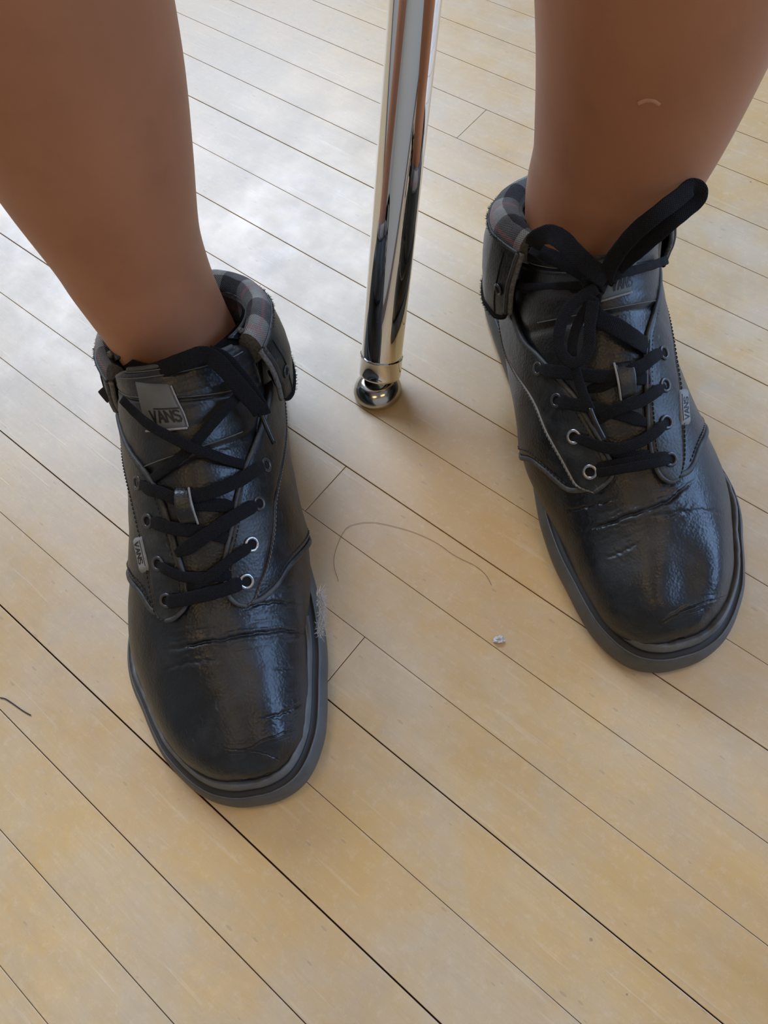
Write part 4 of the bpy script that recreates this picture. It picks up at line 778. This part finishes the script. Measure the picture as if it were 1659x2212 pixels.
def build_shoe(key, pose, label, sole_dx):
    d = DATA[key]; bk = BK[key]; s = Shoe('high_top_shoe', pose, label); d['creases'] = bk['crease']; LEAN[0], LEAN[1] = {'A': (0.0, 0.0), 'B': (19.0, 9.0)}[key]
    s.sole(sole_dx, d['seed'], {'A': 2.0, 'B': 8.0}[key]); s.body(d); tg = s.tongue(d); s.eyestays(d); rows, o = s.cuff(d)
    # label on the tongue, partly under the laces
    ob, at = s.patch('tongue_label', bk['label'], lambda a, b: s.toff(a, b)+.1, M['label'], tg, .7, 'grey sewn label with black lettering')
    if key == 'A': s.letters(at, .26, .93, .66, .87, M['print'], ob)
    else: s.letters(at, .40, .98, .62, .86, M['print'], ob, skip=0)
    y = np.linspace(.03, .97, 20); P = at(y, np.full(20, .985), .1); s.tube('label_edge', P, np.tile([0, 0, 1.], (20, 1)), .55, M['edge_raw'], ob, n=6)
    y = np.linspace(.05, .97, 20); P = at(np.full(20, .99 if key == 'A' else .02), y, .1); s.tube('label_edge', P, np.tile([0, 0, 1.], (20, 1)), .35, M['edge_raw'], ob, n=6)
    # little leather strap that holds the lace down
    def strap_off(a, b):
        q = bk['tab']; a0, a1 = q[0][0], q[3][0]; t = (a-a1)/(a0-a1); return 4.0+4.4*math.sin(math.pi*min(1, max(0, t*.86+.10)))
    sb, at = s.patch('lace_strap', bk['tab'], strap_off, M['leather_worn'], tg, 1.3, 'short black leather strap over the lace')
    y = np.linspace(.0, 1, 24)
    for x in ((.99,) if key == 'A' else (.01,)): s.tube('cut_edge', at(np.full(24, x), y, -.5), np.tile([0, 0, 1.], (24, 1)), .55, M['edge_raw'], sb, n=6)
    # side tag in the lateral seam
    sb, at = s.patch('side_tag', bk['tag'], lambda a, b: 3.4, M['tag'], None, .9, 'small grey side tag with black lettering')
    s.letters(at, .12, .78, .30, .80, M['print'], sb, bar=False, stroke=.2)
    y = np.linspace(.10, .86, 12); s.tube('printed_bar', at(y, np.full(12, .14), .1), np.tile([0, 0, 1.], (12, 1)), .18, M['print'], sb, n=5)
    # laces
    lace = None; aglets = []
    for nm, (w_, L) in bk['lace'].items():
        A = np.array(L, float); P, N = A[:, :3], unit(A[:, 3:])
        if nm == 'aglet':
            aglets.append((P, N)); continue
        V = s.ribbon('lace' if lace is None else 'lace_length', P, N, M['lace'], lace if lace is not None else None, width=w_, th=1.05 if w_ > 4 else 1.9, taper=[.5]+[1]*6+[.6] if nm[0] == 'l' and nm[1].isdigit() else None)
        if lace is None: lace = V; V['label'] = 'black flat woven lace'
    for P, N in aglets:
        P = catmull(P, 6); s.tube('aglet', P, np.tile(unit(N[0]), (len(P), 1)), 1.25, M['aglet'], lace, n=10)
    if key == 'B':
        # the knot: short turns wound round each other
        c0 = np.array(bk['lace']['flap_strand'][1][-1][:3])+np.array([3.0, -1.0, 0.5])
        nn_ = unit(np.array([0, .55, .8]))
        for j, (r1, r2, tilt, hh) in enumerate(((6.5, 4.5, .3, 1.5), (5.5, 5.0, -.8, 3.2), (5.0, 3.6, 1.3, 4.4))):
            a = np.linspace(-.3, 2*math.pi*.8, 12); e1 = np.array([math.cos(tilt), -.35*math.sin(tilt), math.sin(tilt)*.8]); e2 = np.array([-math.sin(tilt), -.5*math.cos(tilt), .6*math.cos(tilt)]); e1, e2 = unit(e1), unit(e2)
            P = c0+e1*(np.cos(a)*r1)[:, None]+nn_*(np.sin(a)*r2+hh*.4)[:, None]+e2*(np.linspace(-2, 2, 12))[:, None]
            N = unit(e1*(np.cos(a))[:, None]+nn_*(np.sin(a))[:, None]); s.ribbon('knot', P, N, M['lace'], lace, width=6.5, th=1.6)
    # lining of the shaft, visible round the ankle
    ss = np.linspace(13.5, 19, 30); pp = np.linspace(-180, 180, 91); A, B = np.meshgrid(ss, pp, indexing='ij')
    s.grid('shaft_lining', S(A, B, np.full(A.shape, -2.6)), M['lining'], flip=True)
    # insole closes the inside
    # heel counter strip and frayed top line of the quarter at both sides
    for sg in (1, -1):
        q = d['eo_lat' if sg > 0 else 'eo_med']; pts = [(19, 62*sg), (17, 66*sg), (15.5, 72*sg), (14.2, q[0][1]-4*sg)]
        P, N = s.line(pts, 2.2, 60); s.tube('frayed_edge', P, N, 1.5, M['tweed'], None, n=8)
        s.fuzz('loose_threads', P, N, M['fray'], None, 140, 1.8, .12, 20+sg)
        P, N = s.line([(12.6, 128*sg), (14, 122*sg), (16, 118*sg), (18.6, 112*sg)], 1.8, 60); s.tube('heel_seam', P, N, .9, M['edge'])
        # short worn threads on the quarter seam
    return s, rows, o
sA, rA, oA = build_shoe('A', (-76, 354, 3.0, -1), 'black leather high-top shoe on the left, narrow laces crossing the tongue label', 0.0)
sB, rB, oB = build_shoe('B', (114.5, 376, 2.6, 1), 'black leather high-top shoe on the right, laces tied in a standing bow', 2.0)
# pale lining fluff bursting from the side of the left shoe
R_ = random.Random(4)
P = np.array([[-44.6, 191.7, 33.0], [-44.8, 196.6, 31.0], [-44.4, 201.4, 29.0], [-43.1, 206.3, 27.0], [-41.7, 211.9, 26.0]], float)
sA.fuzz('lining_fluff', P, np.tile([-.6, 0, .8], (5, 1)), M['fluff'], None, 420, 4.4, .15, 31, 1.5, 1.4)

# ---------------------------------------------------------------- small things lying on the boards
def curl(name, pts, r, mat, label, cat):
    P = catmull(np.array(pts, float), 10); N = np.tile([0, 0, 1.], (len(P), 1)); V, F = tube_mesh(sweep(P, N, circle(r, 6)))
    o = mesh_obj(name, (V)*MM, F, mat); tag(o, label, cat); return o
M['hair'] = simple('brown_hair', (.20, .11, .05), .5)
M['crumb'] = simple('white_crumb', (.72, .72, .70), .7, 0, (.5, .5, .5), 900, .5, 2000)
M['scrap'] = simple('dark_wood_splinter', (.03, .03, .035), .8)
curl('hair_strand', [[-33.0, 177.7, 0.2], [-33.9, 188.9, 0.2], [-30.7, 198.7, 0.2], [-23.6, 209.0, 0.2], [-15.6, 210.7, 0.2], [-7.2, 209.2, 0.2], [2.8, 204.5, 0.2], [14.3, 197.5, 0.2], [25.2, 188.3, 0.2], [33.5, 178.2, 0.2], [43.0, 169.6, 0.2], [47.5, 162.9, 0.2], [49.0, 156.4, 0.2]], .10, M['hair'], 'long fine brown hair lying curved on the boards between the shoes', 'hair')
curl('wood_splinter', [[-225.8, 152.6, 0.3], [-222.7, 151.2, 0.3], [-217.9, 147.1, 0.3], [-212.7, 142.4, 0.3], [-208.5, 139.2, 0.3]], .32, M['scrap'], 'dark thin splinter lying on the floor at the left edge', 'splinter')
CR_ = [45.2, 125.2, 0.6]
bm_v = []; K_ = 9
for i in range(K_):
    for j in range(10):
        a = 2*math.pi*j/10; b = math.pi*i/(K_-1); r = 1.9*(1+.35*math.sin(3.1*i+j*2.3)+.2*math.cos(j*5+i))
        bm_v.append(((CR_[0]+math.sin(b)*math.cos(a)*r*1.5)*MM, (CR_[1]+math.sin(b)*math.sin(a)*r*.9)*MM, (1.0+math.cos(b)*r*.7)*MM))
tag(mesh_obj('crumb', bm_v, grid_faces(K_, 10, False, True), M['crumb'], smooth=False), 'tiny white crumb on the boards beside the right shoe', 'crumb')
# faint raised scar on the right shin
sc = np.array([[125.5, 253.6, 205.2], [128, 252.7, 206.6], [130.5, 251.6, 206.6], [133, 250.8, 205.0]]); P = catmull(sc, 6); N = np.tile([-.35, -.93, .1], (len(P), 1))
M['scar'] = simple('pale_scar_skin', (.50, .25, .15), .45, 0, (.47, .23, .135), 200)
V, F = tube_mesh(sweep(P-np.array([10., 300, 0]), N, np.stack([circle(1.0, 8)[:, 0], circle(.5, 8)[:, 1]], 1))); mesh_obj('scar', V*MM, F, M['scar'], PERS)
